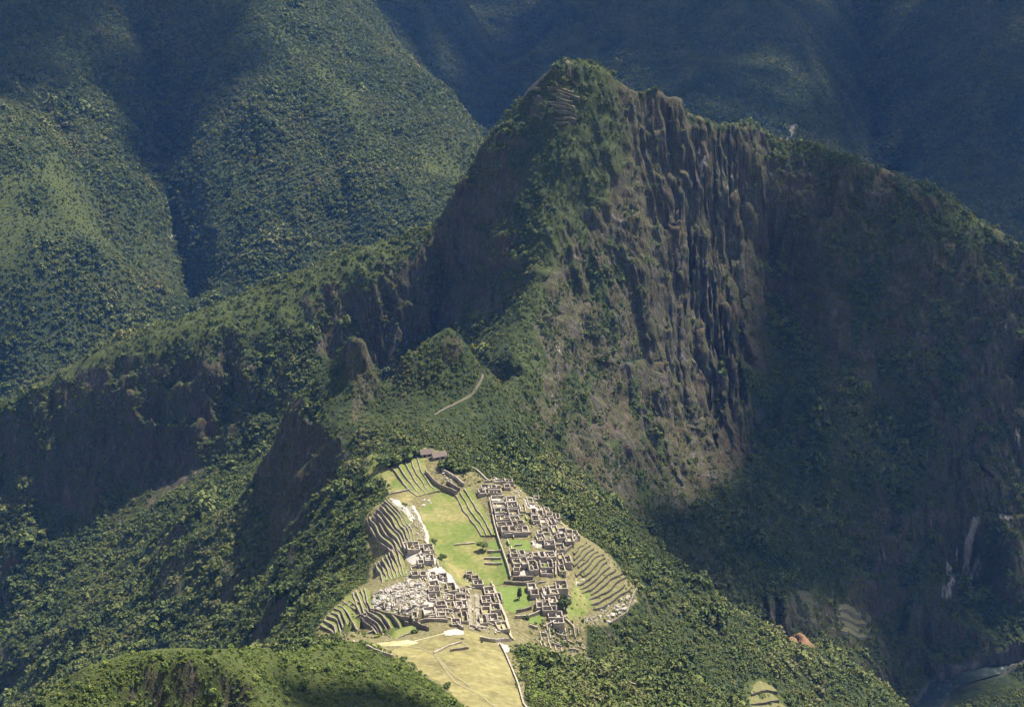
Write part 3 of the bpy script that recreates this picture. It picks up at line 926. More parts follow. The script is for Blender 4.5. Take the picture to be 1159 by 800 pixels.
# shrubs and tussocks rooted on the ledges of the rock faces
x2, y2 = jitter(-800, 950, 720, 2420, 2.1)
r2, s2 = near.at(x2, y2, near.rock), near.at(x2, y2, near.slope)
z2 = near.at(x2, y2)
led = smooth(-0.2, 0.25, fbm(x2 / 34, z2 / 30 + y2 / 90, 197, 4) + 0.7 * fbm(x2 / 9, z2 / 10, 198, 3))
qx, qy, _q = project(np.stack([x2, y2, z2], -1))
led = led * (1 - 0.7 * in_poly(qx, qy, [(690, 95), (860, 140), (880, 440), (850, 540), (760, 560), (700, 520), (735, 330)])) * (1 - 0.35 * in_poly(qx, qy, FACE))
k = (rng.random(len(x2)) < led * np.maximum(smooth(0.12, 0.4, r2) * 0.75, smooth(42, 60, s2) * 0.5)) & (near.at(x2, y2, near.built0) < 0.05) & (near.at(x2, y2, near.pale) < 0.3) & (z2 > -426) & visible(x2, y2, z2, near) & off_trail(x2, y2) & (near.at(x2, y2, near.soil) < 0.1)
x2, y2, z2 = x2[k], y2[k], z2[k]
X, Y, Z = np.concatenate([X, x2]), np.concatenate([Y, y2]), np.concatenate([Z, z2])
scl = np.concatenate([scl, rng.lognormal(0, 0.4, len(x2)) * 1.05 * (0.7 + 0.6 * smooth(1200, 1700, y2))])
dx, dy = crag_at(X, Y, Z)
X, Y = X + dx, Y + dy
scatter('forest', np.stack([X, Y, Z - 0.25 * scl], -1), scl, rng.uniform(0, 6.28, len(X)), rng.integers(0, 8, len(X)), protos,
        'dense green cloud forest and scrub covering the slopes below the peaks', 'forest')
n_near = len(X)
X, Y = jitter(-1500, 1500, 2480, 5200, 5.7)
Z = far.at(X, Y)
gr = far.at(X, Y, far.grass)
ok = visible(X, Y, Z, far) & (rng.random(len(X)) < 1 - 0.1 * smooth(0.2, 0.7, gr)) & (far.at(X, Y, far.pale) < 0.5)
X, Y, Z, gr = X[ok], Y[ok], Z[ok], gr[ok]
scl = rng.lognormal(0.0, 0.4, len(X)) * 3.2 * (0.8 + 0.4 * smooth(-0.4, 0.5, fbm(X / 150, Y / 150, 96, 3))) * (1 - 0.45 * smooth(0.1, 0.6, gr))
scatter('far_forest', np.stack([X, Y, Z - 0.25 * scl], -1), scl, rng.uniform(0, 6.28, len(X)), rng.integers(0, 8, len(X)), protos,
        'far blue-green forest over the mountains across the gorge', 'forest')
print('TREES', n_near, len(X))


# ------------------------------------------------------------------ the stone city
def G(px, py, zoff=0.0):
    """ground point under a photo pixel on the finished near terrain"""
    d = ray(px, py)
    Yv = np.arange(700, 2470, 1.5)
    P = CAM + d * (Yv / d[1])[:, None]
    h = near.at(P[:, 0], P[:, 1]) + zoff
    k = int(np.argmax(P[:, 2] < h))
    if k == 0:
        return G(px, py + 1.5, zoff)
    a, b = P[k - 1], P[k]
    da, db = a[2] - h[k - 1], h[k] - b[2]
    return a + (b - a) * da / max(da + db, 1e-6)


gz = lambda x, y: float(near.at(x, y))
cA = lambda x, y: (400 + x / 6.4, 500 + y / 6.4)
cB = lambda x, y: (540 + x / 6.4, 530 + y / 6.4)
cC = lambda x, y: (360 + x / 6.4, 600 + y / 6.4)
cD = lambda x, y: (520 + x / 5.268, 610 + y / 5.268)
cE = lambda x, y: (400 + x / 4.83, 690 + y / 4.83)
cS = lambda x, y: (560 + x / 5.715, 50 + y / 5.715)


def stone(name, stops, sc=0.9):
    t = NT(name, 0.9)
    v = t.coords((1, 1, 1))
    a = t.noise(v, sc, 5, 0.7)
    b = t.noise(v, 0.13, 3)
    c = t.ramp(a, stops)
    mm = t.n('ShaderNodeMix', data_type='RGBA', blend_type='MULTIPLY')
    mm.inputs[0].default_value = 1.0
    t.l(c, mm.inputs[6])
    t.l(t.ramp(b, [(0.35, (0.72, 0.68, 0.62)), (0.65, (1.05, 1.02, 1.0))]), mm.inputs[7])
    br = t.n('ShaderNodeTexVoronoi', feature='DISTANCE_TO_EDGE')
    br.inputs['Scale'].default_value = 1.3
    t.l(t.coords((1, 1, 1.6)), br.inputs['Vector'])
    j = t.ramp(br.outputs[0], [(0.02, (0.45, 0.43, 0.4)), (0.1, (1, 1, 1))])
    m2 = t.n('ShaderNodeMix', data_type='RGBA', blend_type='MULTIPLY')
    m2.inputs[0].default_value = 0.7
    t.l(mm.outputs[2], m2.inputs[6])
    t.l(j, m2.inputs[7])
    t.bump(a, 0.6, 0.3)
    return t.out(m2.outputs[2])


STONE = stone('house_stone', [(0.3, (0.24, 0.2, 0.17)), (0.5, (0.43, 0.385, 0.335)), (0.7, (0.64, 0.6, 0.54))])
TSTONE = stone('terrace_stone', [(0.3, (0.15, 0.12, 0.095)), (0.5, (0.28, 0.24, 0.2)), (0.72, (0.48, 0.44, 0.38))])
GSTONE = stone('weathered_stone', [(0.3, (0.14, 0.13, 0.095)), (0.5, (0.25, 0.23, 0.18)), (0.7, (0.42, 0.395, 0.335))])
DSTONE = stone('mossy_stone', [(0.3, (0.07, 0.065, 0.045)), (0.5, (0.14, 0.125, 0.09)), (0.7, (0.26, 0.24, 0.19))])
BOULDER = stone('granite', [(0.3, (0.25, 0.235, 0.215)), (0.5, (0.48, 0.46, 0.43)), (0.7, (0.7, 0.68, 0.65))], 0.5)


def ground_mat(name, stops, sc=0.25, big=0.035, big2=None):
    t = NT(name, 0.95)
    v = t.coords((1, 1, 1))
    a = t.noise(v, sc, 6, 0.72)
    c = t.ramp(a, stops)
    if big2:
        m = t.ramp(t.noise(v, big, 4, 0.6), [(0.36, (0, 0, 0)), (0.56, (1, 1, 1))])
        c = t.mix(m, c, t.ramp(a, big2))
    t.bump(a, 0.4, 0.4)
    return t.out(c)


DRY = [(0.28, (0.13, 0.118, 0.045)), (0.5, (0.205, 0.18, 0.072)), (0.75, (0.31, 0.265, 0.125))]
GREEN = [(0.28, (0.07, 0.1, 0.022)), (0.5, (0.115, 0.145, 0.032)), (0.75, (0.18, 0.185, 0.055))]
LAWN = ground_mat('plaza_grass', DRY, 0.25, 0.03, GREEN)
LUSH = ground_mat('lush_grass', [(0.3, (0.085, 0.125, 0.028)), (0.5, (0.12, 0.165, 0.038)), (0.75, (0.175, 0.195, 0.06))], 0.3)
TREAD = ground_mat('terrace_grass', [(0.28, (0.1, 0.11, 0.035)), (0.5, (0.175, 0.17, 0.06)), (0.75, (0.28, 0.25, 0.115))], 0.3, 0.05, GREEN)
TAN = ground_mat('dry_grass', [(0.28, (0.075, 0.068, 0.027)), (0.5, (0.135, 0.116, 0.049)), (0.75, (0.225, 0.188, 0.094))], 0.2, 0.03, DRY)
EARTH = ground_mat('bare_earth', [(0.3, (0.26, 0.23, 0.17)), (0.5, (0.42, 0.38, 0.3)), (0.75, (0.58, 0.54, 0.46))], 0.5, 0.06, [(0.3, (0.2, 0.2, 0.08)), (0.7, (0.33, 0.29, 0.14))])
GRAVEL = ground_mat('white_gravel', [(0.3, (0.2, 0.18, 0.15)), (0.5, (0.35, 0.325, 0.285)), (0.75, (0.52, 0.5, 0.46))], 0.9)
SCRUB = ground_mat('scrub_grass', [(0.3, (0.045, 0.052, 0.022)), (0.5, (0.09, 0.09, 0.042)), (0.7, (0.17, 0.155, 0.1))], 0.5)
OLIVE = ground_mat('olive_grass', [(0.28, (0.075, 0.078, 0.028)), (0.5, (0.13, 0.122, 0.048)), (0.75, (0.21, 0.185, 0.09))], 0.35)
WORN = ground_mat('worn_grass', [(0.3, (0.13, 0.115, 0.055)), (0.5, (0.21, 0.18, 0.095)), (0.7, (0.3, 0.26, 0.16))], 0.6)
TRAIL = ground_mat('trail_earth', [(0.3, (0.09, 0.08, 0.05)), (0.7, (0.17, 0.15, 0.1))], 0.5)


def sheet(name, poly, mat, cell=1.2, lift=0.14):
    W = [G(*p) for p in poly]
    xs = [p[0] for p in W]
    ys = [p[1] for p in W]
    nx, ny = int((max(xs) - min(xs)) / cell) + 2, int((max(ys) - min(ys)) / cell) + 2
    gx_, gy_ = np.meshgrid(min(xs) + np.arange(nx + 1) * cell, min(ys) + np.arange(ny + 1) * cell)
    jx = gx_ + 0.35 * cell * vnoise(gx_ * 0.8, gy_ * 0.8, 5) * 2
    cxm, cym = gx_[:-1, :-1] + cell / 2, gy_[:-1, :-1] + cell / 2
    ins = in_poly(cxm + 1.6 * fbm(cxm / 5, cym / 5, 3, 2), cym + 2.2 * fbm(cxm / 5, cym / 5, 8, 2), W)
    idx = -np.ones(gx_.shape, int)
    V, Fc = [], []
    zz = near.at(jx, gy_) + lift

    def vid(j, i):
        if idx[j, i] < 0:
            idx[j, i] = len(V)
            V.append((jx[j, i], gy_[j, i], zz[j, i]))
        return int(idx[j, i])
    for j, i in zip(*np.nonzero(ins)):
        Fc.append((vid(j, i), vid(j, i + 1), vid(j + 1, i + 1), vid(j + 1, i)))
    return tag(mesh_obj(name, V, Fc, mat, smooth_=True), kind='structure')


def resample(P, n):
    P = np.asarray(P, float)
    d = np.concatenate([[0], np.cumsum(np.linalg.norm(np.diff(P, axis=0), axis=1))])
    t = np.linspace(0, d[-1], n)
    return np.stack([np.interp(t, d, P[:, k]) for k in range(P.shape[1])], -1)


def ribbon(name, px, width, mat, lift=0.18, conv=None):
    W = [G(*p) for p in px]
    L = sum(np.linalg.norm(np.subtract(a, b)[:2]) for a, b in zip(W[:-1], W[1:]))
    Q = resample(W, max(3, int(L / 2.0)))
    Q[:, 0] += 0.5 * fbm(Q[:, 1] / 6, Q[:, 0] / 6, 4, 2)
    V, Fc = [], []
    for k in range(len(Q)):
        a, b = Q[max(k - 1, 0)], Q[min(k + 1, len(Q) - 1)]
        t = np.array([b[0] - a[0], b[1] - a[1]])
        t /= np.linalg.norm(t) + 1e-6
        nrm = np.array([-t[1], t[0]])
        w = width * (0.85 + 0.4 * random.random())
        for s in (-0.5, 0, 0.5):
            x, y = Q[k, 0] + nrm[0] * w * s, Q[k, 1] + nrm[1] * w * s
            V.append((x, y, gz(x, y) + lift))
        if k:
            o = 3 * k
            Fc += [(o - 3, o - 2, o + 1, o), (o - 2, o - 1, o + 2, o + 1)]
    return tag(mesh_obj(name, V, Fc, mat), kind='structure')


ORD = ['zeroth', 'first', 'second', 'third', 'fourth', 'fifth', 'sixth', 'seventh', 'eighth', 'ninth', 'tenth', 'eleventh', 'twelfth', 'thirteenth', 'fourteenth', 'fifteenth']


def box_geo(V, Fc, c, ux, uy, hx, hy, z0, z1, jit=0.0, taper=0.0):
    """upright box; ux/uy unit axes in plan, hx/hy half sizes"""
    b = len(V)
    for z, k in ((z0, 1.0), (z1, 1.0 - taper)):
        for sx, sy in ((-1, -1), (1, -1), (1, 1), (-1, 1)):
            V.append((c[0] + ux[0] * hx * sx * k + uy[0] * hy * sy * k, c[1] + ux[1] * hx * sx * k + uy[1] * hy * sy * k, z + (random.uniform(-jit, jit) if z == z1 else 0)))
    Fc += [(b, b + 3, b + 2, b + 1), (b + 4, b + 5, b + 6, b + 7), (b, b + 1, b + 5, b + 4), (b + 1, b + 2, b + 6, b + 5), (b + 2, b + 3, b + 7, b + 6), (b + 3, b, b + 4, b + 7)]


def wall_strip(P, top, bot, thick, jit=0.15):
    """a wall of given thickness along points P (n,2); top/bot heights per point"""
    V, Fc = [], []
    n = len(P)
    for k in range(n):
        a, b = P[max(k - 1, 0)], P[min(k + 1, n - 1)]
        t = np.array([b[0] - a[0], b[1] - a[1]])
        t = t / (np.linalg.norm(t) + 1e-6)
        nr = np.array([-t[1], t[0]]) * thick / 2
        tz = top[k] + random.uniform(-jit, jit)
        V += [(P[k][0] - nr[0], P[k][1] - nr[1], bot[k]), (P[k][0] + nr[0], P[k][1] + nr[1], bot[k]), (P[k][0] + nr[0], P[k][1] + nr[1], tz), (P[k][0] - nr[0], P[k][1] - nr[1], tz)]
        if k:
            o, q = 4 * k, 4 * k - 4
            Fc += [(q, o, o + 3, q + 3), (q + 1, q + 2, o + 2, o + 1), (q + 3, o + 3, o + 2, q + 2), (q, q + 1, o + 1, o)]
    Fc += [(0, 3, 2, 1), (4 * n - 4, 4 * n - 3, 4 * n - 2, 4 * n - 1)]
    return V, Fc


def terraces(lower, upper, n, where, group, mat=None, grass=None, hmax=4.5, ragged=0.0, name='stone_terrace'):
    """n steps between a lower and an upper photo polyline; each step is one wall with its grass top"""
    mat, grass = mat or TSTONE, grass or TREAD
    A = np.array([G(*p) for p in lower])[:, :2]
    B = np.array([G(*p) for p in upper])[:, :2]
    L = max(np.linalg.norm(np.diff(A, axis=0), axis=1).sum(), np.linalg.norm(np.diff(B, axis=0), axis=1).sum())
    m = max(6, int(L / 3.5))
    A, B = resample(A, m), resample(B, m)
    rows = []
    for i in range(n + 1):
        t = i / n
        r = A * (1 - t) + B * t
        wob = 1.4 * np.array([[fbm(p[0] / 14 + 3 * i, p[1] / 14, 50 + i, 2), fbm(p[1] / 14, p[0] / 14 - 2 * i, 70 + i, 2)] for p in r])
        r = r + wob * (0 if n < 3 else 1)
        rows.append(r)
    for i in range(n):
        F, K = rows[i], rows[i + 1]
        s0 = int(random.uniform(0, ragged) * m)
        s1 = m - int(random.uniform(0, ragged) * m)
        F, K = F[s0:s1], K[s0:s1]
        zg = np.array([gz(*p) for p in F])
        zb = np.array([gz(*p) for p in K])
        zt = np.maximum(zb, zg + 0.6)
        zt = np.minimum(zt, zg + hmax)
        kk = np.ones(5) / 5
        zt = np.convolve(np.pad(zt, 2, mode='edge'), kk, mode='valid') + 0.1
        V, Fc = wall_strip(F, zt + 0.15, np.minimum(zg, zt) - 1.2, 0.9, 0.12)
        o = mesh_obj(name, V, Fc, mat)
        lab = '%s, %s step up of %d' % (where, ORD[i + 1], n)
        tag(o, lab, 'terrace', group)
        GV, GF = [], []
        for k in range(len(F)):
            f = F[k] + (K[k] - F[k]) / (np.linalg.norm(K[k] - F[k]) + 1e-6) * 0.4
            GV += [(f[0], f[1], zt[k]), ((f[0] + K[k][0]) / 2, (f[1] + K[k][1]) / 2, zt[k] + 0.1), (K[k][0], K[k][1], max(zt[k], zb[k] + 0.05) if zb[k] - zt[k] < 0.6 else zb[k] + 0.05)]
            if k:
                b = 3 * k
                GF += [(b - 3, b, b + 1, b - 2), (b - 2, b + 1, b + 2, b - 1)]
        mesh_obj('grass_top', GV, GF, grass, o, True)


def stone_wall(px, h, label, mat=None, group=None, thick=0.9, zoff=0):
    W = [G(*p) for p in px]
    L = sum(np.linalg.norm((np.array(b) - np.array(a))[:2]) for a, b in zip(W[:-1], W[1:]))
    Q = resample(np.array(W)[:, :2], max(2, int(L / 2.5)))
    z = np.array([gz(*p) for p in Q])
    V, Fc = wall_strip(Q, z + h, z - 1, thick, 0.12 * h)
    return tag(mesh_obj('stone_wall', V, Fc, mat or STONE), label, 'wall', group, 'thing')


AX = np.array(G(*cB(240, 790)))[:2] - np.array(G(*cB(90, 230)))[:2]
AX = -AX / np.linalg.norm(AX)


def house(px, py, w, d, h, quarter, label, ang=0.0, gable=False, floor=None, mat=None, base=None):
    """roofless stone house: w metres across the picture, d metres away from the viewer"""
    g = G(px, py)
    a = math.atan2(AX[1], AX[0]) - math.pi / 2 + ang
    ux, uy = np.array([math.cos(a), math.sin(a)]), np.array([-math.sin(a), math.cos(a)])
    cs = [g[:2] + ux * w / 2 * i + uy * d / 2 * j for i in (-1, 1) for j in (-1, 1)]
    zs = [gz(*c) for c in cs]
    z0 = min(zs) - 1.0
    zf = (max(zs) + sum(zs) / 4) / 2
    zt = zf + h
    th = 0.36
    V, Fc = [], []
    door = random.choice((0, 1, 2, 3))
    for side, (cc, uu, vv, hl) in enumerate(((g[:2] - uy * (d / 2 - th), ux, uy, w / 2), (g[:2] + uy * (d / 2 - th), ux, uy, w / 2),
                                             (g[:2] - ux * (w / 2 - th), uy, ux, d / 2 - 2 * th - 0.003), (g[:2] + ux * (w / 2 - th), uy, ux, d / 2 - 2 * th - 0.003))):
        zt2 = zt * 1 - random.choice((0, 0, 0.3, 0.9)) * min(1, h / 3)
        if side == door and hl > 2.0:
            off = random.uniform(-0.3, 0.3) * hl
            dw = 0.65
            l1, l2 = (hl + off - dw), (hl - off - dw)
            box_geo(V, Fc, cc + uu * (-hl + l1 / 2), uu, vv, l1 / 2, th, z0, zt2, 0.18)
            box_geo(V, Fc, cc + uu * (hl - l2 / 2), uu, vv, l2 / 2, th, z0, zt2, 0.18)
            if h > 2.6:
                box_geo(V, Fc, cc + uu * off, uu, vv, dw - 0.003, th - 0.02, zf + 2.0, zt2 - 0.1, 0.05)
        elif hl > 5 and random.random() < 0.6:
            k = random.uniform(0.3, 0.7)
            l1 = 2 * hl * k - 0.004
            l2 = 2 * hl * (1 - k)
            box_geo(V, Fc, cc + uu * (-hl + l1 / 2), uu, vv, l1 / 2, th, z0, zt2, 0.2)
            box_geo(V, Fc, cc + uu * (hl - l2 / 2), uu, vv, l2 / 2, th, z0, zt2 - random.uniform(0.1, 0.9), 0.25)
        else:
            box_geo(V, Fc, cc, uu, vv, hl, th, z0, zt2, 0.2)
        if gable and side >= 2:
            b = len(V)
            hh = min(2.6, d * 0.28)
            for s in (-1, 1):
                for q, zz in ((-hl, zt2 + 0.21), (hl, zt2 + 0.21), (0, zt2 + hh)):
                    p = cc + uu * q + vv * s * (th - 0.01)
                    V.append((p[0], p[1], zz))
            Fc += [(b, b + 1, b + 2), (b + 5, b + 4, b + 3), (b, b + 2, b + 5, b + 3), (b + 1, b + 4, b + 5, b + 2)]
    if w > 7.5:
        q = random.uniform(-0.22, 0.22) * w
        box_geo(V, Fc, g[:2] + ux * q - uy * 0.2 * d * random.random(), uy, ux, d * 0.28, th * 0.85, z0, zt - random.uniform(0.3, 1.2), 0.25)
    if d > 9 and random.random() < 0.7:
        q = random.uniform(-0.15, 0.2) * d
        box_geo(V, Fc, g[:2] + uy * q + ux * w * 0.27, ux, uy, w * 0.17, th * 0.8, z0, zt - random.uniform(0.4, 1.3), 0.25)
        box_geo(V, Fc, g[:2] + uy * (q - 0.02) - ux * w * 0.3, ux, uy, w * 0.13, th * 0.8, z0, zt - random.uniform(0.4, 1.3), 0.25)
    o = mesh_obj('stone_house', V, Fc, mat or STONE)
    tag(o, label, 'stone house', quarter)
    iw, idp = w / 2 - 2 * th - 0.01, d / 2 - 2 * th - 0.01
    if iw > 0.5 and idp > 0.5:
        FV, FF = [], []
        box_geo(FV, FF, g[:2], ux, uy, iw, idp, z0, zf + 0.05)
        mesh_obj('floor', FV, FF, floor or EARTH, o)
    return o


def quarter(houses, conv, scale, phrase, group, band, **kw):
    """houses: (x, y, w, d) in crop pixels; labelled by row from the far side and place in the row"""
    H = []
    for hx, hy, hw, hd in houses:
        px, py = conv(hx, hy)
        dep = 1450.0 if py < 640 else 1330.0
        H.append((px, py, 1.04 * hw / scale * dep / F_PX, min(1.08 * hd / scale * dep / F_PX / 0.47, 19)))
    rows = {}
    for q in sorted(H, key=lambda q: q[1]):
        rows.setdefault(int((q[1] - min(p[1] for p in H)) / band), []).append(q)
    rl = [rows[k] for k in sorted(rows)]
    for ri, row in enumerate(rl):
        row.sort()
        for ci, (px, py, w, d) in enumerate(row):
            big = w * d
            size = 'small' if big < 55 else ('large' if big > 150 else 'medium')
            rtxt = 'far row' if ri == 0 else ('near row' if ri == len(rl) - 1 else '%s row' % ORD[ri + 1])
            ctxt = ORD[ci + 1]
            gab = random.random() < 0.4 and w < 13
            lab = '%s roofless stone house, %s from left, %s, %s' % (size, ctxt, rtxt, phrase)
            fl = random.choice([EARTH, EARTH, TREAD, GRAVEL, TAN]) if big > 60 else EARTH
            house(px, py, max(w, 3.2), max(d, 3.6), random.uniform(2.4, 3.9) if big > 40 else random.uniform(1.8, 2.8), group, lab, random.uniform(-.08, .08) + kw.get('ang', 0), gab, fl)


# ---- grass, gravel and paths on the ground
sheet('plaza_lawn', [(498, 557), (515, 563), (523, 577), (535, 591), (545, 607), (556, 636), (570, 650), (576, 657), (566, 662), (549, 661), (537, 664), (525, 665), (508, 648), (496, 633), (486, 613), (480, 594), (474, 578), (484, 566)], LAWN)
sheet('north_lawn', [(414, 517), (428, 517), (432, 526), (443, 531), (448, 539), (457, 549), (465, 554), (441, 559), (437, 553), (425, 542), (416, 531)], LAWN)
sheet('north_lawn', [(441, 560), (465, 555), (472, 561), (458, 569), (445, 564)], TAN)
sheet('east_lawn', [(551, 612), (567, 612), (577, 655), (572, 653), (560, 638)], LUSH)
sheet('lower_lawn', [(562, 664), (594, 664), (601, 688), (583, 693), (572, 690)], LUSH)
sheet('dry_field', [cE(*p) for p in ((90, 190), (300, 168), (500, 132), (620, 112), (780, 170), (815, 200), (850, 290), (955, 560), (640, 560), (560, 480), (450, 385), (310, 292), (230, 262))], TAN)
sheet('gravel_court', [(441, 564), (452, 566), (464, 580), (471, 588), (463, 591), (450, 577), (444, 570)], GRAVEL, lift=0.2)
sheet('gravel_court', [(460, 625), (476, 624), (493, 632), (494, 639), (478, 640), (466, 640), (461, 634)], GRAVEL, lift=0.2)
sheet('gravel_court', [(483, 645), (500, 642), (511, 651), (521, 668), (505, 661), (485, 656)], GRAVEL, lift=0.2)
sheet('gravel_court', [(482, 677), (490, 674), (492, 694), (484, 697), (477, 690)], GRAVEL, lift=0.2)
sheet('gravel_court', [cE(*p) for p in ((495, 118), (560, 105), (605, 118), (600, 140), (500, 140))], GRAVEL, lift=0.3)
sheet('gravel_court', [cE(*p) for p in ((120, 185), (300, 165), (370, 180), (300, 200), (150, 200))], EARTH, lift=0.3)
sheet('gravel_court', [cE(*p) for p in ((790, 180), (850, 195), (850, 235), (812, 225))], GRAVEL, lift=0.3)
sheet('gravel_court', [(592, 564), (602, 569), (613, 579), (606, 580), (597, 574)], GRAVEL, lift=0.2)
sheet('gravel_court', [cD(*p) for p in ((330, 205), (400, 180), (440, 215), (330, 235))], GRAVEL, lift=0.2)
sheet('gravel_court', [cD(*p) for p in ((470, 120), (560, 130), (560, 150), (480, 165))], GRAVEL, lift=0.2)
sheet('gravel_court', [cB(*p) for p in ((390, 520), (440, 545), (500, 560), (430, 580), (405, 555))], GRAVEL, lift=0.2)
sheet('eastern_meadow', [cD(*p) for p in ((690, 240), (760, 240), (830, 330), (780, 430), (660, 495), (640, 450), (665, 330))], TREAD, lift=0.2)
sheet('court_lawn', [cD(*p) for p in ((380, 470), (490, 450), (500, 490), (420, 500))], LUSH, lift=0.2)
sheet('court_lawn', [cB(*p) for p in ((200, 520), (380, 520), (390, 600), (230, 605))], LUSH, lift=0.2)
sheet('court_lawn', [cB(*p) for p in ((310, 330), (350, 320), (380, 390), (330, 400))], TREAD, lift=0.2)
sheet('court_lawn', [cB(*p) for p in ((510, 290), (560, 310), (740, 470), (720, 490), (600, 400))], TAN, lift=0.2)
ribbon('path', [(467, 572), (474, 584), (480, 596), (484, 606), (483, 614)], 3.2, GRAVEL)
ribbon('path', [(472, 518), (478, 533), (483, 545), (490, 551), (498, 556)], 2.6, GRAVEL)
ribbon('path', [cE(*p) for p in ((300, 200), (370, 210), (440, 240), (500, 320), (560, 400), (700, 470), (830, 560))], 1.7, WORN, 0.35)
ribbon('path', [cE(*p) for p in ((300, 195), (340, 170), (520, 125))], 1.8, EARTH, 0.35)
ribbon('path', [cE(*p) for p in ((440, 240), (540, 350), (640, 420))], 1.3, WORN, 0.4)
ribbon('path', [(547, 424), (545, 430), (542, 436), (538, 442), (534, 447), (527, 451), (520, 455), (512, 459), (505, 462), (498, 466), (492, 470)], 1.7, TRAIL, 0.7)
ribbon('path', [cS(*p) for p in ((465, 95), (480, 150), (505, 205), (540, 260), (600, 290))], 4.5, TRAIL, 0.8)

# ---- terraces
terraces([(415, 587), (419, 601), (425, 612), (438, 621), (452, 635)], [(441, 566), (454, 576), (462, 588), (469, 600), (472, 613)], 9, 'curved grass terrace on the western hill above the cliff forest', 'terraces on the western hill')
terraces([(425, 640), (429, 650), (434, 659)], [(452, 620), (457, 636), (463, 651)], 7, 'narrow grass terrace left of the white gravel temple court', 'terraces below the temple court')
terraces([(362, 709), (377, 716), (393, 724)], [(386, 683), (398, 690), (408, 699)], 6, 'broad terrace at the south-western tip of the ruins', 'terraces at the south-western tip')
terraces([(388, 681), (396, 686), (403, 691)], [(404, 668), (409, 674), (413, 680)], 4, 'small terrace above the south-western tip beside the cliff forest', 'upper terraces of the south-western tip')
terraces([(408, 699), (412, 704), (418, 710)], [(416, 688), (421, 693), (427, 698)], 4, 'narrow terrace strip between the south-western tip and the quarry', 'terrace strips by the quarry')
terraces([(399, 674), (404, 686), (409, 697)], [(417, 667), (420, 678), (424, 690)], 4, 'short terrace between the quarry boulders and the south-western tip', 'terraces beside the quarry')
terraces([(410, 704), (426, 718), (444, 723), (458, 720)], [(424, 689), (444, 691), (462, 702), (474, 706)], 6, 'dark stepped terrace under the quarry', 'terraces under the quarry')
terraces([(516, 562), (524, 577), (535, 592), (545, 607)], [(531, 550), (545, 572), (556, 592), (565, 607)], 3, 'long grass terrace along the right edge of the main plaza', 'terraces along the plaza')
terraces([(444, 531), (458, 549), (472, 562)], [(479, 516), (483, 531), (490, 545), (499, 556)], 5, 'green terrace step between the northern lawn and the huts', 'terraces by the huts')
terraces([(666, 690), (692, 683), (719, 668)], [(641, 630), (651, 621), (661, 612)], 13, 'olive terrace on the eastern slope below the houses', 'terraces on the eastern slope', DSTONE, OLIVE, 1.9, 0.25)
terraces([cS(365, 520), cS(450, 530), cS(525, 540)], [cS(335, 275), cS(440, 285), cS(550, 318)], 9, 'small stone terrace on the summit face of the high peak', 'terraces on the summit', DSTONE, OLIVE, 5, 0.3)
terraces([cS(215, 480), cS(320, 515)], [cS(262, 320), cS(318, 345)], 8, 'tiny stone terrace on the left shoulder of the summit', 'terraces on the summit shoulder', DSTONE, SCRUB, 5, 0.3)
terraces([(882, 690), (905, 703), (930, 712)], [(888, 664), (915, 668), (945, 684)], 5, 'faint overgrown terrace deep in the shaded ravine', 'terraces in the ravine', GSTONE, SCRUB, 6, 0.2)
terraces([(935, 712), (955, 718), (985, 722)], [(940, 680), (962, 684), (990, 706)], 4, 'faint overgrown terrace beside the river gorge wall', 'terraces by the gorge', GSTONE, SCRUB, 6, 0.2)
terraces([(850, 806), (872, 808), (895, 806)], [(845, 778), (860, 770), (872, 776)], 3, 'small bright terrace in the forest on the lower spur', 'terraces on the lower spur', DSTONE, OLIVE, 2.4, 0.2)

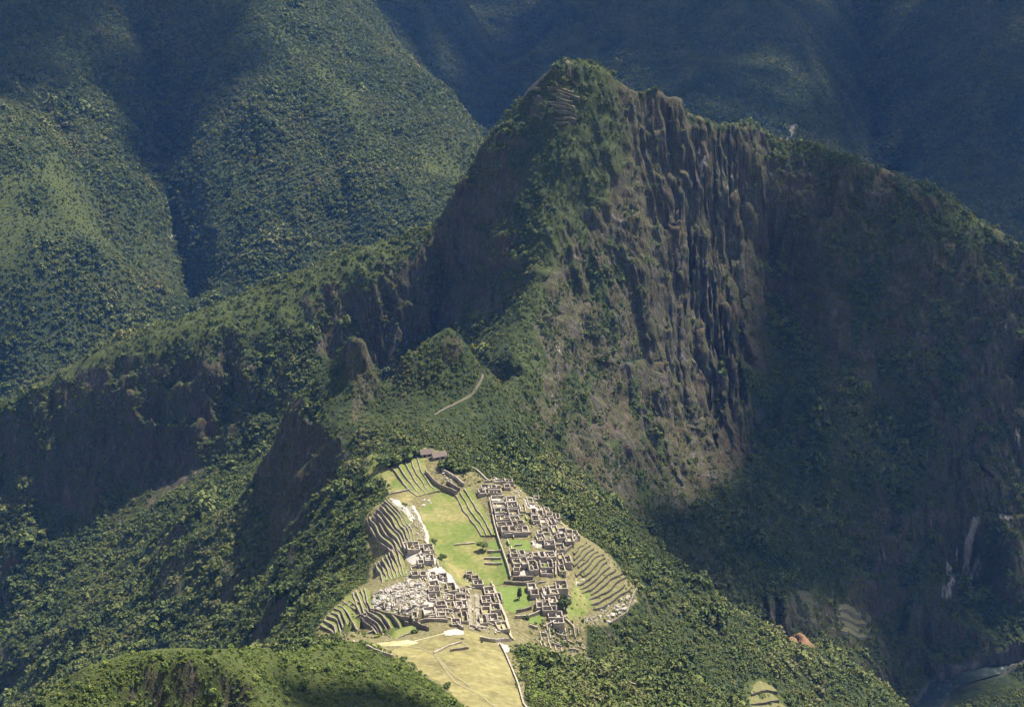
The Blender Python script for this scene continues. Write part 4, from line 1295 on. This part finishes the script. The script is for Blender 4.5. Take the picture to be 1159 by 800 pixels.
# ---- walls
for px, h, lab in (
        ([(554, 566), (560, 597), (566, 617), (571, 631), (578, 655)], 3.2, 'long stone wall between the plaza terraces and the eastern houses'),
        ([cB(75, 605), cB(175, 603)], 2.0, 'low stone wall across the plaza edge beside the spreading tree'),
        ([cB(50, 655), cB(175, 655)], 1.8, 'low stone wall closing the bright green lawn, second from the tree'),
        ([cB(55, 692), cB(185, 692)], 1.6, 'low stone wall closing the bright green lawn, third from the tree'),
        ([(514, 617), (537, 615)], 1.4, 'short low wall running into the plaza from the terraces'),
        ([(441, 559.5), (466, 554)], 1.5, 'low wall dividing the northern lawn from the dry patch'),
        ([cD(190, 262), cD(235, 370), cD(275, 480), cD(320, 605)], 2.2, 'straight pale wall running down beside the dry moat'),
        ([cD(265, 262), cD(340, 270), cD(450, 258)], 2.6, 'red-brown wall between the plaza and the lower green lawn'),
        ([cD(318, 238), cD(440, 236)], 3.0, 'red-brown wall in front of the gravel court'),
        ([cD(340, 440), cD(430, 415)], 3.0, 'dark retaining wall at the foot of the lower green lawn'),
        ([cD(330, 470), cD(400, 470), cD(480, 440)], 2.6, 'pink-grey wall below the lower green lawn'),
        ([cD(500, 530), cD(560, 500), cD(640, 470)], 2.2, 'low wall at the edge of the lower courtyards'),
        ([cD(620, 470), cD(690, 540)], 2.0, 'short wall stepping down below the eastern meadow'),
        ([cD(905, 510), cD(1000, 450), cD(1105, 380)], 3.5, 'brown wall along the outer edge of the eastern terraces'),
        ([cB(745, 515), cB(690, 570), cB(620, 630)], 3.0, 'diagonal wall at the top of the eastern terraces'),
        ([cB(200, 500), cB(370, 490)], 4.0, 'tall platform wall under the middle houses of the eastern quarter'),
        ([cB(570, 615), cB(570, 790)], 3.0, 'long wall on the right side of the near eastern houses'),
        ([cA(520, 230), cA(590, 310), cA(680, 360), cA(750, 385)], 4.5, 'curved dark wall below the sacred rock terrace'),
        ([cA(680, 300), cA(770, 355)], 3.5, 'dark wall above the curved wall near the huts'),
        ([cA(640, 210), cA(740, 270), cA(800, 320)], 3.2, 'straight wall in the rocky ground behind the plaza'),
        ([cA(850, 190), cA(975, 285)], 2.0, 'thin wall on the far rim behind the eastern houses'),
        ([cE(800, 190), cE(850, 290), cE(900, 410), cE(950, 545)], 1.8, 'long pale wall on the right edge of the dry field'),
        ([cE(530, 228), cE(628, 215)], 2.2, 'short dark wall in the middle of the dry field'),
        ([cE(440, 240), cE(520, 200), cE(590, 180)], 1.4, 'low stone wall crossing the dry field towards the gate'),
        ([cE(690, 165), cE(770, 180), cE(860, 175)], 3.0, 'retaining wall between the dry field and the last houses'),
        ([cE(0, 180), cE(60, 205), cE(120, 230), cE(215, 265)], 2.6, 'broken wall along the left edge of the dry field'),
        ([cE(540, 40), cE(600, 110)], 3.0, 'tan ramp wall at the city gate above the gravel'),
        ([cC(500, 620), cC(580, 640), cC(660, 655)], 3.5, 'brown wall under the quarry boulders'),
        ([cC(630, 680), cC(720, 690), cC(790, 720), cC(800, 730)], 3.5, 'pink-brown wall above the western edge of the dry field'),
        ([cC(740, 670), cC(940, 665)], 2.6, 'wall closing the southern row of western houses'),
        ([cS(180, 365), cS(250, 280), cS(300, 210), cS(375, 155)], 4.0, 'ruined stone wall climbing the left crest of the summit'),
        ([cS(200, 330), cS(300, 300)], 4.0, 'small ruined wall just under the summit crest'),
        ([(690, 768), (705, 772), (722, 779), (740, 790), (765, 803)], 3.0, 'grey stone wall descending through forest at the bottom edge')):
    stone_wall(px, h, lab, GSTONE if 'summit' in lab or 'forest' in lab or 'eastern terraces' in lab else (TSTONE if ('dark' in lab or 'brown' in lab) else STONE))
for k in range(2):
    ribbon('stairway', [cD(60 + 45 * k, 330), cD(62 + 45 * k, 430), cD(70 + 45 * k, 540)], 3.0, GSTONE, 0.5)
ribbon('stairway', [cD(196, 268), cD(240, 375), cD(280, 480), cD(326, 600)], 2.2, EARTH, 0.35)

# ---- houses
quarter([(35, 185, 50, 35), (60, 150, 60, 30), (130, 190, 90, 25), (110, 150, 60, 25), (215, 152, 45, 30), (165, 105, 80, 25), (225, 115, 60, 22),
         (150, 235, 92, 40), (160, 280, 92, 38), (172, 326, 92, 40), (182, 372, 92, 36), (200, 422, 108, 32),
         (242, 238, 68, 45), (253, 285, 72, 40), (263, 333, 72, 42), (274, 380, 68, 36), (312, 412, 50, 25),
         (200, 468, 50, 36), (255, 462, 42, 36), (303, 462, 48, 33), (350, 456, 40, 40)], cB, 6.4, 'upper eastern quarter', 'houses of the upper eastern quarter', 6.6)
quarter([(330, 300, 40, 50), (385, 250, 42, 40), (428, 238, 40, 30), (408, 335, 40, 36), (455, 345, 40, 36), (418, 385, 50, 36), (470, 305, 36, 30), (506, 322, 40, 36), (478, 390, 46, 34), (520, 362, 46, 28), (490, 428, 54, 34), (490, 464, 50, 26),
         (545, 400, 36, 50), (580, 375, 30, 36), (562, 455, 40, 50), (612, 470, 56, 30), (664, 486, 50, 32), (708, 498, 46, 38), (604, 512, 60, 28), (665, 530, 56, 42), (592, 590, 60, 34), (460, 515, 60, 40), (522, 560, 70, 36)], cB, 6.4, 'outer rim of eastern quarter', 'houses on the eastern rim', 6.6)
quarter([(262, 620, 48, 33), (270, 654, 54, 28), (286, 688, 54, 28), (292, 720, 48, 24), (284, 750, 46, 24), (325, 635, 40, 33), (375, 642, 50, 33), (424, 640, 40, 33), (342, 690, 46, 46), (400, 728, 64, 60), (500, 718, 88, 56), (505, 768, 88, 26),
         (470, 650, 36, 36), (528, 652, 66, 36), (606, 650, 36, 36), (650, 686, 44, 46), (602, 700, 36, 36), (612, 752, 46, 46)], cB, 6.4, 'near eastern quarter', 'houses of the near eastern quarter', 5.4)
quarter([(430, 300, 48, 36), (446, 338, 46, 30), (484, 366, 48, 36), (515, 325, 42, 44), (560, 320, 44, 44), (514, 402, 46, 34), (556, 376, 44, 36), (606, 300, 66, 44), (476, 408, 36, 30), (535, 432, 80, 26), (570, 466, 80, 26), (590, 510, 60, 26)], cD, 5.268, 'beside the lower green lawn', 'houses beside the lower lawn', 6.0)
quarter([(690, 140, 78, 45), (636, 132, 28, 50), (800, 156, 66, 42), (806, 218, 56, 36), (745, 250, 40, 28), (832, 330, 40, 28), (905, 352, 54, 36), (762, 332, 46, 28), (700, 332, 52, 28)], cC, 6.4, 'by the white gravel courts', 'houses around the temple courts', 6.0)
quarter([(838, 408, 66, 28), (840, 456, 76, 36), (830, 508, 56, 36), (808, 604, 76, 46), (700, 642, 38, 38), (890, 562, 64, 28), (890, 598, 64, 26), (890, 632, 64, 26), (962, 432, 60, 54), (1032, 462, 72, 34), (1032, 510, 72, 34), (952, 504, 54, 34), (962, 570, 54, 44), (1026, 572, 46, 44), (1060, 622, 54, 40), (1000, 690, 60, 40)], cC, 6.4, 'south-western quarter', 'houses of the south-western quarter', 5.4)
quarter([(18, 326, 36, 34), (58, 222, 40, 22), (92, 246, 46, 26), (112, 284, 56, 26), (178, 330, 60, 40), (226, 360, 44, 40), (160, 385, 54, 34), (215, 432, 54, 34), (158, 444, 50, 34), (196, 496, 56, 34), (256, 544, 60, 44), (140, 500, 40, 40), (30, 420, 34, 50), (30, 490, 34, 50)], cD, 5.268, 'between plaza and dry moat', 'houses between the plaza and the moat', 6.0)

def loose_walls(poly, n, label, group):
    W = [G(*p) for p in poly]
    xs, ys = [p[0] for p in W], [p[1] for p in W]
    a0 = math.atan2(AX[1], AX[0])
    k = 0
    while k < n:
        x, y = random.uniform(min(xs), max(xs)), random.uniform(min(ys), max(ys))
        if not in_poly(np.array([x]), np.array([y]), W)[0]:
            continue
        a = a0 + random.choice((0, math.pi / 2)) + random.gauss(0, .08)
        L = random.uniform(3, 9)
        P = np.array([[x + math.cos(a) * L * t, y + math.sin(a) * L * t] for t in (-.5, -.17, .17, .5)])
        z = np.array([gz(*p) for p in P])
        V, Fc = wall_strip(P, z + random.uniform(0.8, 2.6), z - 1, 0.8, 0.35)
        tag(mesh_obj('stone_wall', V, Fc, STONE), label, 'wall', group, 'thing')
        k += 1


loose_walls([cB(*p) for p in ((60, 100), (250, 110), (480, 290), (720, 480), (620, 620), (560, 790), (250, 790), (140, 440))], 92, 'short broken stone wall among the houses of the eastern quarter', 'broken walls of the eastern quarter')
loose_walls([cC(*p) for p in ((640, 110), (820, 130), (900, 330), (1090, 440), (1100, 660), (760, 680), (640, 640), (560, 420), (640, 330))], 72, 'short broken stone wall among the western houses above the quarry', 'broken walls of the western quarter')
loose_walls([cD(*p) for p in ((30, 210), (150, 260), (310, 580), (130, 560), (10, 450))], 24, 'short broken stone wall between the plaza foot and the dry moat', 'broken walls by the dry moat')
loose_walls([cD(*p) for p in ((420, 280), (650, 280), (640, 440), (600, 540), (480, 470))], 22, 'short broken stone wall around the lower courtyards', 'broken walls of the lower courtyards')

loose_walls([(366, 706), (400, 676), (430, 682), (428, 712), (395, 722)], 16, 'short broken wall among the south-western terraces', 'broken walls of the south-western terraces')
loose_walls([(600, 710), (626, 702), (655, 708), (668, 742), (640, 740), (612, 730)], 26, 'mossy broken wall on the overgrown slope below the courtyards', 'broken walls on the overgrown slope')
loose_walls([cC(*p) for p in ((410, 470), (640, 390), (780, 420), (740, 560), (640, 600), (440, 590))], 26, 'low broken wall among the quarry boulders', 'broken walls in the quarry')

# thatched huts at the far end of the ruins
th = NT('thatch', 0.95)
thn = th.noise(th.coords((2, 2, 0.4)), 1.2, 5, 0.7)
THATCH = th.out(th.ramp(thn, [(0.3, (0.1, 0.075, 0.06)), (0.5, (0.18, 0.14, 0.12)), (0.7, (0.28, 0.235, 0.2))]))


def hut(px, py, w, d, ang, label, closed):
    g = G(px, py)
    r = bpy.data.objects.new('thatched_hut', None)
    scene.collection.objects.link(r)
    z = gz(g[0], g[1])
    r.location = (g[0], g[1], z)
    r.rotation_euler = (0, 0, ang)
    tag(r, label, 'hut', 'thatched huts at the far end of the ruins')
    V, Fc = [], []
    t = 0.4
    box_geo(V, Fc, (0, d / 2 - t), (1, 0), (0, 1), w / 2, t, -1.5, 2.6, 0.05)
    box_geo(V, Fc, (-w / 2 + t, 0), (0, 1), (1, 0), d / 2 - 2 * t - .01, t, -1.5, 2.6, 0.05)
    box_geo(V, Fc, (w / 2 - t, 0), (0, 1), (1, 0), d / 2 - 2 * t - .01, t, -1.5, 2.6, 0.05)
    for x in ((-w / 2 + 1.5, 0, w / 2 - 1.5) if not closed else (-w * .3, w * .3)):
        box_geo(V, Fc, (x, -d / 2 + t), (1, 0), (0, 1), 1.0 if not closed else w * .2 - .5, t, -1.5, 2.6, 0.05)
    mesh_obj('wall', V, Fc, STONE, r)
    V, Fc = [], []
    ov, hr = 0.9, d * 0.55
    n = 8
    for s in (0, 1):
        for k in range(n + 1):
            x = -w / 2 - ov + (w + 2 * ov) * k / n
            j = random.uniform(-.12, .12)
            V += [(x, -d / 2 - ov, 2.2 + s * 0.45 + j), (x, 0, 2.45 + hr + s * 0.5 + j), (x, d / 2 + ov, 2.2 + s * 0.45 + j)]
    m = 3 * (n + 1)
    for k in range(n):
        a = 3 * k
        for s in (0, m):
            for e in (0, 1):
                q = (a + e + s, a + 3 + e + s, a + 4 + e + s, a + 1 + e + s)
                Fc.append(q if s else q[::-1])
        Fc += [(a, a + m, a + 3 + m, a + 3), (a + 2, a + 5, a + 5 + m, a + 2 + m)]
    for a in (0, 3 * n):
        for e in (0, 1):
            Fc.append((a + e, a + 1 + e, a + 1 + e + m, a + e + m))
    mesh_obj('roof', V, Fc, THATCH, r)


hut(482.5, 515, 11, 6.5, 0.25, 'thatched hut with pinkish grey roof, the farther left one of two', False)
hut(496.5, 518, 13, 6.5, 0.45, 'thatched hut with dark grey roof beside the rocky court', False)


# ---- boulders and rubble
def rock_geo(seed, r=1.0):
    bm = bmesh.new()
    bmesh.ops.create_icosphere(bm, subdivisions=2, radius=r)
    rr = random.Random(seed)
    o = Vector((rr.uniform(0, 50), rr.uniform(0, 50), rr.uniform(0, 50)))
    from mathutils import noise as mn
    sx, sy, sz = rr.uniform(.8, 1.4), rr.uniform(.7, 1.2), rr.uniform(.5, .9)
    for v in bm.verts:
        k = 1 + 0.45 * mn.noise(v.co * 1.1 + o)
        v.co = Vector((v.co.x * sx, v.co.y * sy, v.co.z * sz)) * k
    me = bpy.data.meshes.new('boulder')
    bm.to_mesh(me)
    bm.free()
    me.materials.append(BOULDER)
    return me


ROCKS = [rock_geo(k) for k in range(5)]


def boulders(poly, n, smin, smax, label, group):
    W = [G(*p) for p in poly]
    xs, ys = [p[0] for p in W], [p[1] for p in W]
    k = 0
    while k < n:
        x, y = random.uniform(min(xs), max(xs)), random.uniform(min(ys), max(ys))
        if not in_poly(np.array([x]), np.array([y]), W)[0]:
            continue
        o = bpy.data.objects.new('boulder', random.choice(ROCKS))
        s = smin + (smax - smin) * random.random() ** 2
        o.location = (x, y, gz(x, y) + 0.15 * s)
        o.scale = (s, s, s * random.uniform(.7, 1.2))
        o.rotation_euler = (0, 0, random.uniform(0, 6.28))
        scene.collection.objects.link(o)
        tag(o, label, 'boulder', group)
        k += 1


QUARRY = [cC(*p) for p in ((400, 470), (520, 410), (640, 360), (780, 380), (790, 480), (740, 560), (660, 610), (520, 600), (410, 590))]
boulders(QUARRY, 95, 0.9, 2.8, 'pale granite boulder among the tumbled rocks of the quarry', 'boulders of the quarry')
boulders([cA(*p) for p in ((330, 470), (420, 480), (500, 620), (520, 700), (430, 700), (380, 620))], 26, 0.7, 1.8, 'pale granite rock scattered on the western hilltop', 'rocks on the western hilltop')
boulders([cD(*p) for p in ((730, 480), (850, 410), (1000, 340), (1060, 380), (900, 500), (780, 510))], 40, 0.9, 2.6, 'grey boulder inside the outer wall of the eastern terraces', 'boulders by the eastern outer wall')
boulders([cD(*p) for p in ((690, 210), (780, 200), (810, 270), (760, 310), (690, 300))], 16, 0.8, 2.2, 'grey boulder strewn across the eastern meadow', 'boulders on the eastern meadow')
boulders([cA(*p) for p in ((490, 400), (580, 400), (590, 480), (500, 480))], 9, 0.8, 2.0, 'rock in the outcrop at the far end of the plaza', 'rocks at the far plaza end')
boulders([cA(*p) for p in ((600, 210), (700, 230), (720, 300), (640, 290))], 12, 0.8, 2.0, 'rock in the stony ground behind the plaza', 'rocks behind the plaza')

# loose rubble (nobody could count it)
RV, RF = [], []
for poly, n in ((QUARRY, 1500), ([cA(*p) for p in ((330, 470), (420, 480), (520, 640), (530, 720), (400, 720), (340, 600))], 350), ([cC(*p) for p in ((620, 300), (880, 300), (1000, 420), (1090, 640), (800, 650), (700, 560))], 700),
                ([cD(*p) for p in ((400, 540), (560, 520), (660, 560), (760, 640), (820, 740), (600, 700), (440, 600))], 500), ([cB(*p) for p in ((380, 300), (600, 380), (740, 500), (600, 620), (420, 560))], 450),
                ([cD(*p) for p in ((700, 460), (1000, 330), (1060, 380), (800, 510))], 350), ([cD(*p) for p in ((20, 220), (150, 260), (300, 560), (100, 540))], 350)):
    W = [G(*p) for p in poly]
    xs, ys = np.array([p[0] for p in W]), np.array([p[1] for p in W])
    x = rng.uniform(xs.min(), xs.max(), n * 3)
    y = rng.uniform(ys.min(), ys.max(), n * 3)
    ins = in_poly(x, y, W)
    for a, b in list(zip(x[ins], y[ins]))[:n]:
        z = gz(a, b)
        s = 0.3 + 0.7 * random.random() ** 3
        an = random.uniform(0, 3)
        box_geo(RV, RF, (a, b), (math.cos(an), math.sin(an)), (-math.sin(an), math.cos(an)), s, s * random.uniform(.6, 1), z - .3, z + s * random.uniform(.5, 1.3), 0.3 * s, 0.35)
tag(mesh_obj('rubble', RV, RF, BOULDER), 'loose pale rubble strewn between the ruined houses and the quarry', 'rubble', None, 'stuff')


# ---- trees one can tell apart
def tree(px, py, h, r, label, group=None, mat=LEAF, seed=1, lobes=6, trunk=0.35, per=60, leaf=0.2, name='tree'):
    g = G(px, py)
    o = bpy.data.objects.new(name, None)
    o.location = (g[0], g[1], gz(g[0], g[1]))
    scene.collection.objects.link(o)
    tag(o, label, 'tree' if name == 'tree' else 'bush', group)
    V, Fc = crown_geo(seed, lobes, per, 0.7, leaf)
    zc = h * trunk
    mesh_obj('crown', [(v[0] * r, v[1] * r, zc + v[2] * (h - zc) / 1.7) for v in V], Fc, mat, o)
    TV, TF = trunk_geo(h * 0.75, max(0.25, h * 0.04))
    for k in range(4):
        a = k * 1.57 + seed
        b = len(TV)
        for (q, rr, zz) in ((0, 0.12, zc), (1, 0.06, zc + (h - zc) * .45)):
            for s in range(3):
                TV.append((math.cos(a) * r * .5 * q + math.cos(s * 2.1) * rr, math.sin(a) * r * .5 * q + math.sin(s * 2.1) * rr, zz))
        for s in range(3):
            TF.append((b + s, b + (s + 1) % 3, b + 3 + (s + 1) % 3, b + 3 + s))
    mesh_obj('trunk', TV, TF, BARK, o)
    return o


tree(546.5, 622, 9, 4.6, 'dark spreading tree standing on the right edge of the plaza', seed=11, trunk=0.42)
tree(588, 677, 12, 2.8, 'slender tall tree on the bright green lower lawn', seed=12, trunk=0.25, lobes=4)
tree(500, 634, 7, 3.6, 'dark bushy tree beside the gravel temple court', seed=13, trunk=0.3)
tree(640, 690, 14, 5.5, 'large dark green tree below the eastern meadow', seed=14, trunk=0.15, lobes=8)
for k, (px, py, h, r) in enumerate(((433, 523, 10, 7), (440, 527, 12, 8), (450, 523, 12, 8), (461, 519, 12, 8), (470, 515, 10, 7))):
    tree(px, py, h, r, '%s from left of the dark round trees behind the northern lawn' % ('first', 'second', 'third', 'fourth', 'fifth')[k], 'trees by the northern lawn', seed=20 + k, trunk=0.1, lobes=8)
for k, (px, py, h, r) in enumerate(((500, 529, 9, 7), (509, 528, 11, 8), (519, 531, 10, 7), (527, 533, 8, 6))):
    tree(px, py, h, r, '%s from left of the dense trees right of the huts' % ('first', 'second', 'third', 'fourth')[k], 'trees right of the huts', seed=30 + k, trunk=0.1, lobes=8)
for k, (px, py, lab) in enumerate(((490, 613, 'small bush beside the path on the left side of the plaza'), (458, 573, 'low round bush on the white gravel of the western hilltop'), (436, 714, 'brownish bush under the quarry terraces'),
                                   (468, 717, 'dark bush at the foot of the pink-brown wall'), (457, 748, 'round dark bush on the left edge of the dry field'), (505, 778, 'small bush low on the left edge of the dry field'),
                                   (523, 723, 'tiny dark bush on top of the dry field'), (545, 727, 'tiny dark bush right of the middle of the dry field'), (560, 726, 'tiny dark bush near the right corner of the dry field'), (596, 700, 'small bush between the courtyards and the moat'))):
    s = 1.1 if 'tiny' in lab else 2.8
    tree(px, py, s * 1.5, s, lab, seed=40 + k, trunk=0.05, lobes=5, per=30, leaf=.3, name='bush')


# ---- bushes and trees on the nearest slopes
def los(x, y, z):
    t = np.linspace(0.02, 1, 160)[None, :]
    xs, ys, zs = x[:, None] * (1 - t), y[:, None] * (1 - t), z[:, None] + (CAM[2] - z[:, None]) * t
    h = np.where((ys > 565) & (np.abs(xs) < 900), near.at(xs, ys), -999)
    return (zs > h).all(1)


LEFT_HILL = [(55, 800), (62, 790), (100, 755), (150, 738), (260, 735), (370, 730), (420, 728), (452, 745), (480, 766), (505, 780), (530, 800), (530, 830), (50, 830)]
RIGHT_SLOPE = [(583, 732), (604, 738), (640, 750), (690, 770), (740, 792), (765, 806), (740, 830), (604, 830), (598, 795)]


def near_plants(poly, n, y0, y1, label, group, rmin, rmax, name, kinds, cat):
    W = ground_poly(poly)
    xs, ys = np.array([p[0] for p in W]), np.array([p[1] for p in W])
    x = rng.uniform(xs.min(), xs.max(), 9000)
    y = rng.uniform(y0, y1, 9000)
    z = near.at(x, y)
    px, py, _ = project(np.stack([x, y, z], -1))
    ok = in_poly(px, py, poly) & los(x, y, z + 1.0) & (near.at(x, y, near.rock) < 0.6) & (near.at(x, y, near.built0) < 0.1) & (px > 2) & (px < 1157) & (py < 798)
    x, y, z = x[ok], y[ok], z[ok]
    used = []
    k = 0
    for a, b, c in zip(x, y, z):
        if k >= n:
            break
        r = rmin + (rmax - rmin) * random.random() ** 1.6
        if any((a - u) ** 2 + (b - v) ** 2 < (0.55 * (r + q)) ** 2 for u, v, q in used):
            continue
        used.append((a, b, r))
        o = bpy.data.objects.new(name, random.choice(kinds))
        o.location = (a, b, c - 0.2 * r)
        o.scale = (r, r, r * random.uniform(.75, 1.15))
        o.rotation_euler = (0, 0, random.uniform(0, 6.28))
        scene.collection.objects.link(o)
        tag(o, label, cat, group)
        k += 1


def plant_kinds(name, mat, n, seed, lobes, per, leaf, trunk):
    out = []
    for k in range(n):
        V, Fc = crown_geo(seed + k, lobes + k % 3, per, 0.75, leaf)
        TV, TF = trunk_geo(0.9, trunk)
        b, nf = len(V), len(Fc)
        me = bpy.data.meshes.new(name)
        me.from_pydata([tuple(v) for v in V] + TV, [], Fc + [tuple(b + i for i in f) for f in TF])
        me.materials.append(mat)
        me.materials.append(BARK)
        for i, p in enumerate(me.polygons):
            if i >= nf:
                p.material_index = 1
        out.append(me)
    return out


near_plants(LEFT_HILL, 150, 740, 960, 'leafy bright green bush on the grassy hill at the bottom left', 'bushes on the near left hill', 1.2, 3.5, 'bush', plant_kinds('bush', LEAF_BRIGHT, 4, 300, 4, 50, 0.2, 0.05), 'bush')
near_plants(RIGHT_SLOPE, 150, 850, 1010, 'bushy bright green tree on the slope right of the dry field', 'trees on the near right slope', 2.0, 4.4, 'tree', plant_kinds('tree', LEAF_BRIGHT, 4, 400, 5, 60, 0.19, 0.06), 'tree')

under = bpy.data.collections.new('undergrowth_kinds')
for k in range(4):
    V, Fc = crown_geo(500 + k, 3 + k % 2, 22, 0.5, 0.3)
    me = bpy.data.meshes.new('undergrowth_tuft')
    me.from_pydata([tuple(v) for v in V], [], Fc)
    me.materials.append(LEAF_BRIGHT)
    under.objects.link(bpy.data.objects.new('undergrowth_tuft', me))
X, Y = jitter(-330, 220, 640, 1010, 1.5)
Z = near.at(X, Y)
px, py, _ = project(np.stack([X, Y, Z], -1))
ok = (in_poly(px, py, LEFT_HILL) & (Y < 965)) | (in_poly(px, py, RIGHT_SLOPE) & (Y < 1010))
ok &= (near.at(X, Y, near.built0) < 0.1) & (rng.random(len(X)) < (0.35 + 0.6 * smooth(-0.25, 0.25, fbm(X / 12, Y / 12, 99, 3))) * (1 - 0.75 * smooth(0.3, 0.8, near.at(X, Y, near.rock))))
X, Y, Z = X[ok], Y[ok], Z[ok]
scl = rng.lognormal(0, 0.35, len(X)) * 0.75
scatter('undergrowth', np.stack([X, Y, Z - 0.1], -1), scl, rng.uniform(0, 6.28, len(X)), rng.integers(0, 4, len(X)), under,
        'low ferns, grass tufts and scrub covering the nearest hillsides', 'undergrowth')

X, Y = jitter(-220, 260, 900, 1450, 2.6)
px, py, _ = project(np.stack([X, Y, near.at(X, Y)], -1))
ok = in_poly(px, py, [(598, 706), (626, 698), (660, 706), (676, 750), (640, 752), (606, 735)]) & (rng.random(len(X)) < 0.5)
for q, dn in (([cD(*p) for p in ((690, 90), (830, 100), (1000, 170), (1040, 300), (1080, 385), (900, 500), (740, 500), (640, 430), (700, 250))], 0.12), ([(358, 712), (400, 668), (432, 680), (440, 722), (395, 724)], 0.16),
              ([cA(*p) for p in ((600, 150), (860, 190), (960, 290), (800, 330), (640, 300))], 0.35), ([cB(*p) for p in ((300, 250), (600, 350), (760, 500), (600, 640), (400, 560))], 0.06), (QUARRY, 0.1), ([(400, 728), (448, 745), (500, 775), (470, 768)], 0.5)):
    ok |= in_poly(px, py, q) & (rng.random(len(X)) < dn)
edge = near.at(X, Y, near.built)
ok |= (edge > 0.12) & (edge < 0.72) & (rng.random(len(X)) < 0.4)
X, Y = X[ok], Y[ok]
scatter('scrub', np.stack([X, Y, near.at(X, Y)], -1), rng.lognormal(0, 0.35, len(X)) * 0.95, rng.uniform(0, 6.28, len(X)), rng.integers(0, 4, len(X)), under,
        'low scrub and tussocks grown between the ruined walls and terraces', 'scrub')

# ------------------------------------------------------------------ clouds whose shadows lie on the mountains
cm = NT('cloud_white', 1.0)
cm.out(cm.ramp(cm.noise(cm.coords((1, 1, 1)), 0.004, 3), [(0.3, (0.8, 0.8, 0.82)), (0.7, (0.88, 0.88, 0.88))]))
CLOUD_Z = 9000.0


def cloud(poly, rad, label, seed, fill=0.8, alt=CLOUD_Z):
    """poly: ground points (x, y, z) to be shaded; the cloud floats up-sun from them"""
    Wc = [np.array(p) + np.array(SUN) * ((alt - p[2]) / SUN.z) for p in poly]
    xs, ys = [p[0] for p in Wc], [p[1] for p in Wc]
    r = np.random.default_rng(seed)
    cx_, cy_ = np.meshgrid(np.arange(min(xs), max(xs) + rad, rad * fill), np.arange(min(ys), max(ys) + rad, rad * fill))
    cx_ = cx_ + r.uniform(-.35, .35, cx_.shape) * rad
    cy_ = cy_ + r.uniform(-.35, .35, cy_.shape) * rad
    ins = in_poly(cx_, cy_, Wc)
    bm = bmesh.new()
    for x, y in zip(cx_[ins], cy_[ins]):
        q = rad * r.uniform(.6, 1.1)
        m = Matrix.Translation((x, y, alt + r.uniform(0, .5) * rad)) @ Matrix.Diagonal((q, q * r.uniform(.7, 1.2), q * .55, 1))
        bmesh.ops.create_icosphere(bm, subdivisions=2, radius=1.0, matrix=m)
    from mathutils import noise as mn
    for v in bm.verts:
        v.co += mn.noise_vector(v.co / (rad * .9)) * rad * .5 + mn.noise_vector(v.co / (rad * .3)) * rad * .2
    me = bpy.data.meshes.new('cloud')
    bm.to_mesh(me)
    bm.free()
    me.materials.append(cm.m)
    o = bpy.data.objects.new('cloud', me)
    scene.collection.objects.link(o)
    return tag(o, label, 'cloud', None, 'stuff')


cloud([hit(*p) for p in ((-60, 0), (-60, 85), (40, 120), (90, 105), (150, 110), (205, 190), (235, 175), (285, 130), (320, 85), (318, 60), (268, 30), (235, 0))] + [(-900, 4300, 400), (-1500, 4300, 600)], 95, 'broad white cloud over the forested mountain beyond the gorge', 1, 1.2)
cloud([hit(430, 0), hit(480, 60), hit(525, 110), (-20, 3450, -100), (40, 3200, -350), (250, 3050, -450), (1500, 2900, -400), (2000, 5200, 500), (-300, 5400, 400)], 110, 'very broad unseen cloud added to shade the farthest valley and slopes', 2, 1.3)  # out-of-view cloud, added to deepen the shade on the back slopes
cloud([hit(*p) for p in ((848, 330), (850, 160), (900, 175), (1000, 215), (1159, 300), (1159, 780), (1050, 790), (990, 755), (940, 735), (890, 700), (850, 665), (800, 645), (745, 628), (715, 600), (760, 585), (840, 560), (868, 500), (858, 420))], 60, 'unseen cloud added to shade the steep gorge wall', 3, 1.1)  # added out of view to block sun, so the wall and ravine stay dark
cloud([hit(*p) for p in ((300, 762), (350, 775), (420, 777), (470, 788), (490, 805), (370, 812), (335, 792))], 11, 'small white cloud wisp near the viewpoint', 4, 0.75, 2400.0)

# ------------------------------------------------------------------ air
ZMIN, ZMAX = float(min(near.Z.min(), far.Z.min())), float(max(near.Z.max(), far.Z.max()))
print('Z', ZMIN, ZMAX)
HZ = 0.0000235
hv = bpy.data.materials.new('haze_air')
hv.use_nodes = True
ht = hv.node_tree
ht.nodes.remove(ht.nodes['Principled BSDF'])
pv = ht.nodes.new('ShaderNodeVolumePrincipled')
pv.inputs['Color'].default_value = (0.11, 0.33, 1.0, 1)
pv.inputs['Absorption Color'].default_value = (1, 1, 1, 1)
pv.inputs['Density'].default_value = HZ
pv.inputs['Anisotropy'].default_value = 0.0
ht.links.new(pv.outputs[0], ht.nodes['Material Output'].inputs['Volume'])
HV, HF = [], []
box_geo(HV, HF, (0, 2900), (1, 0), (0, 1), 2250, 2960, ZMIN - 5, max(ZMAX + 30, 660))
tag(mesh_obj('haze', HV, HF, hv), 'thin blue mountain air between the viewpoint and the far slopes', 'haze', None, 'stuff')
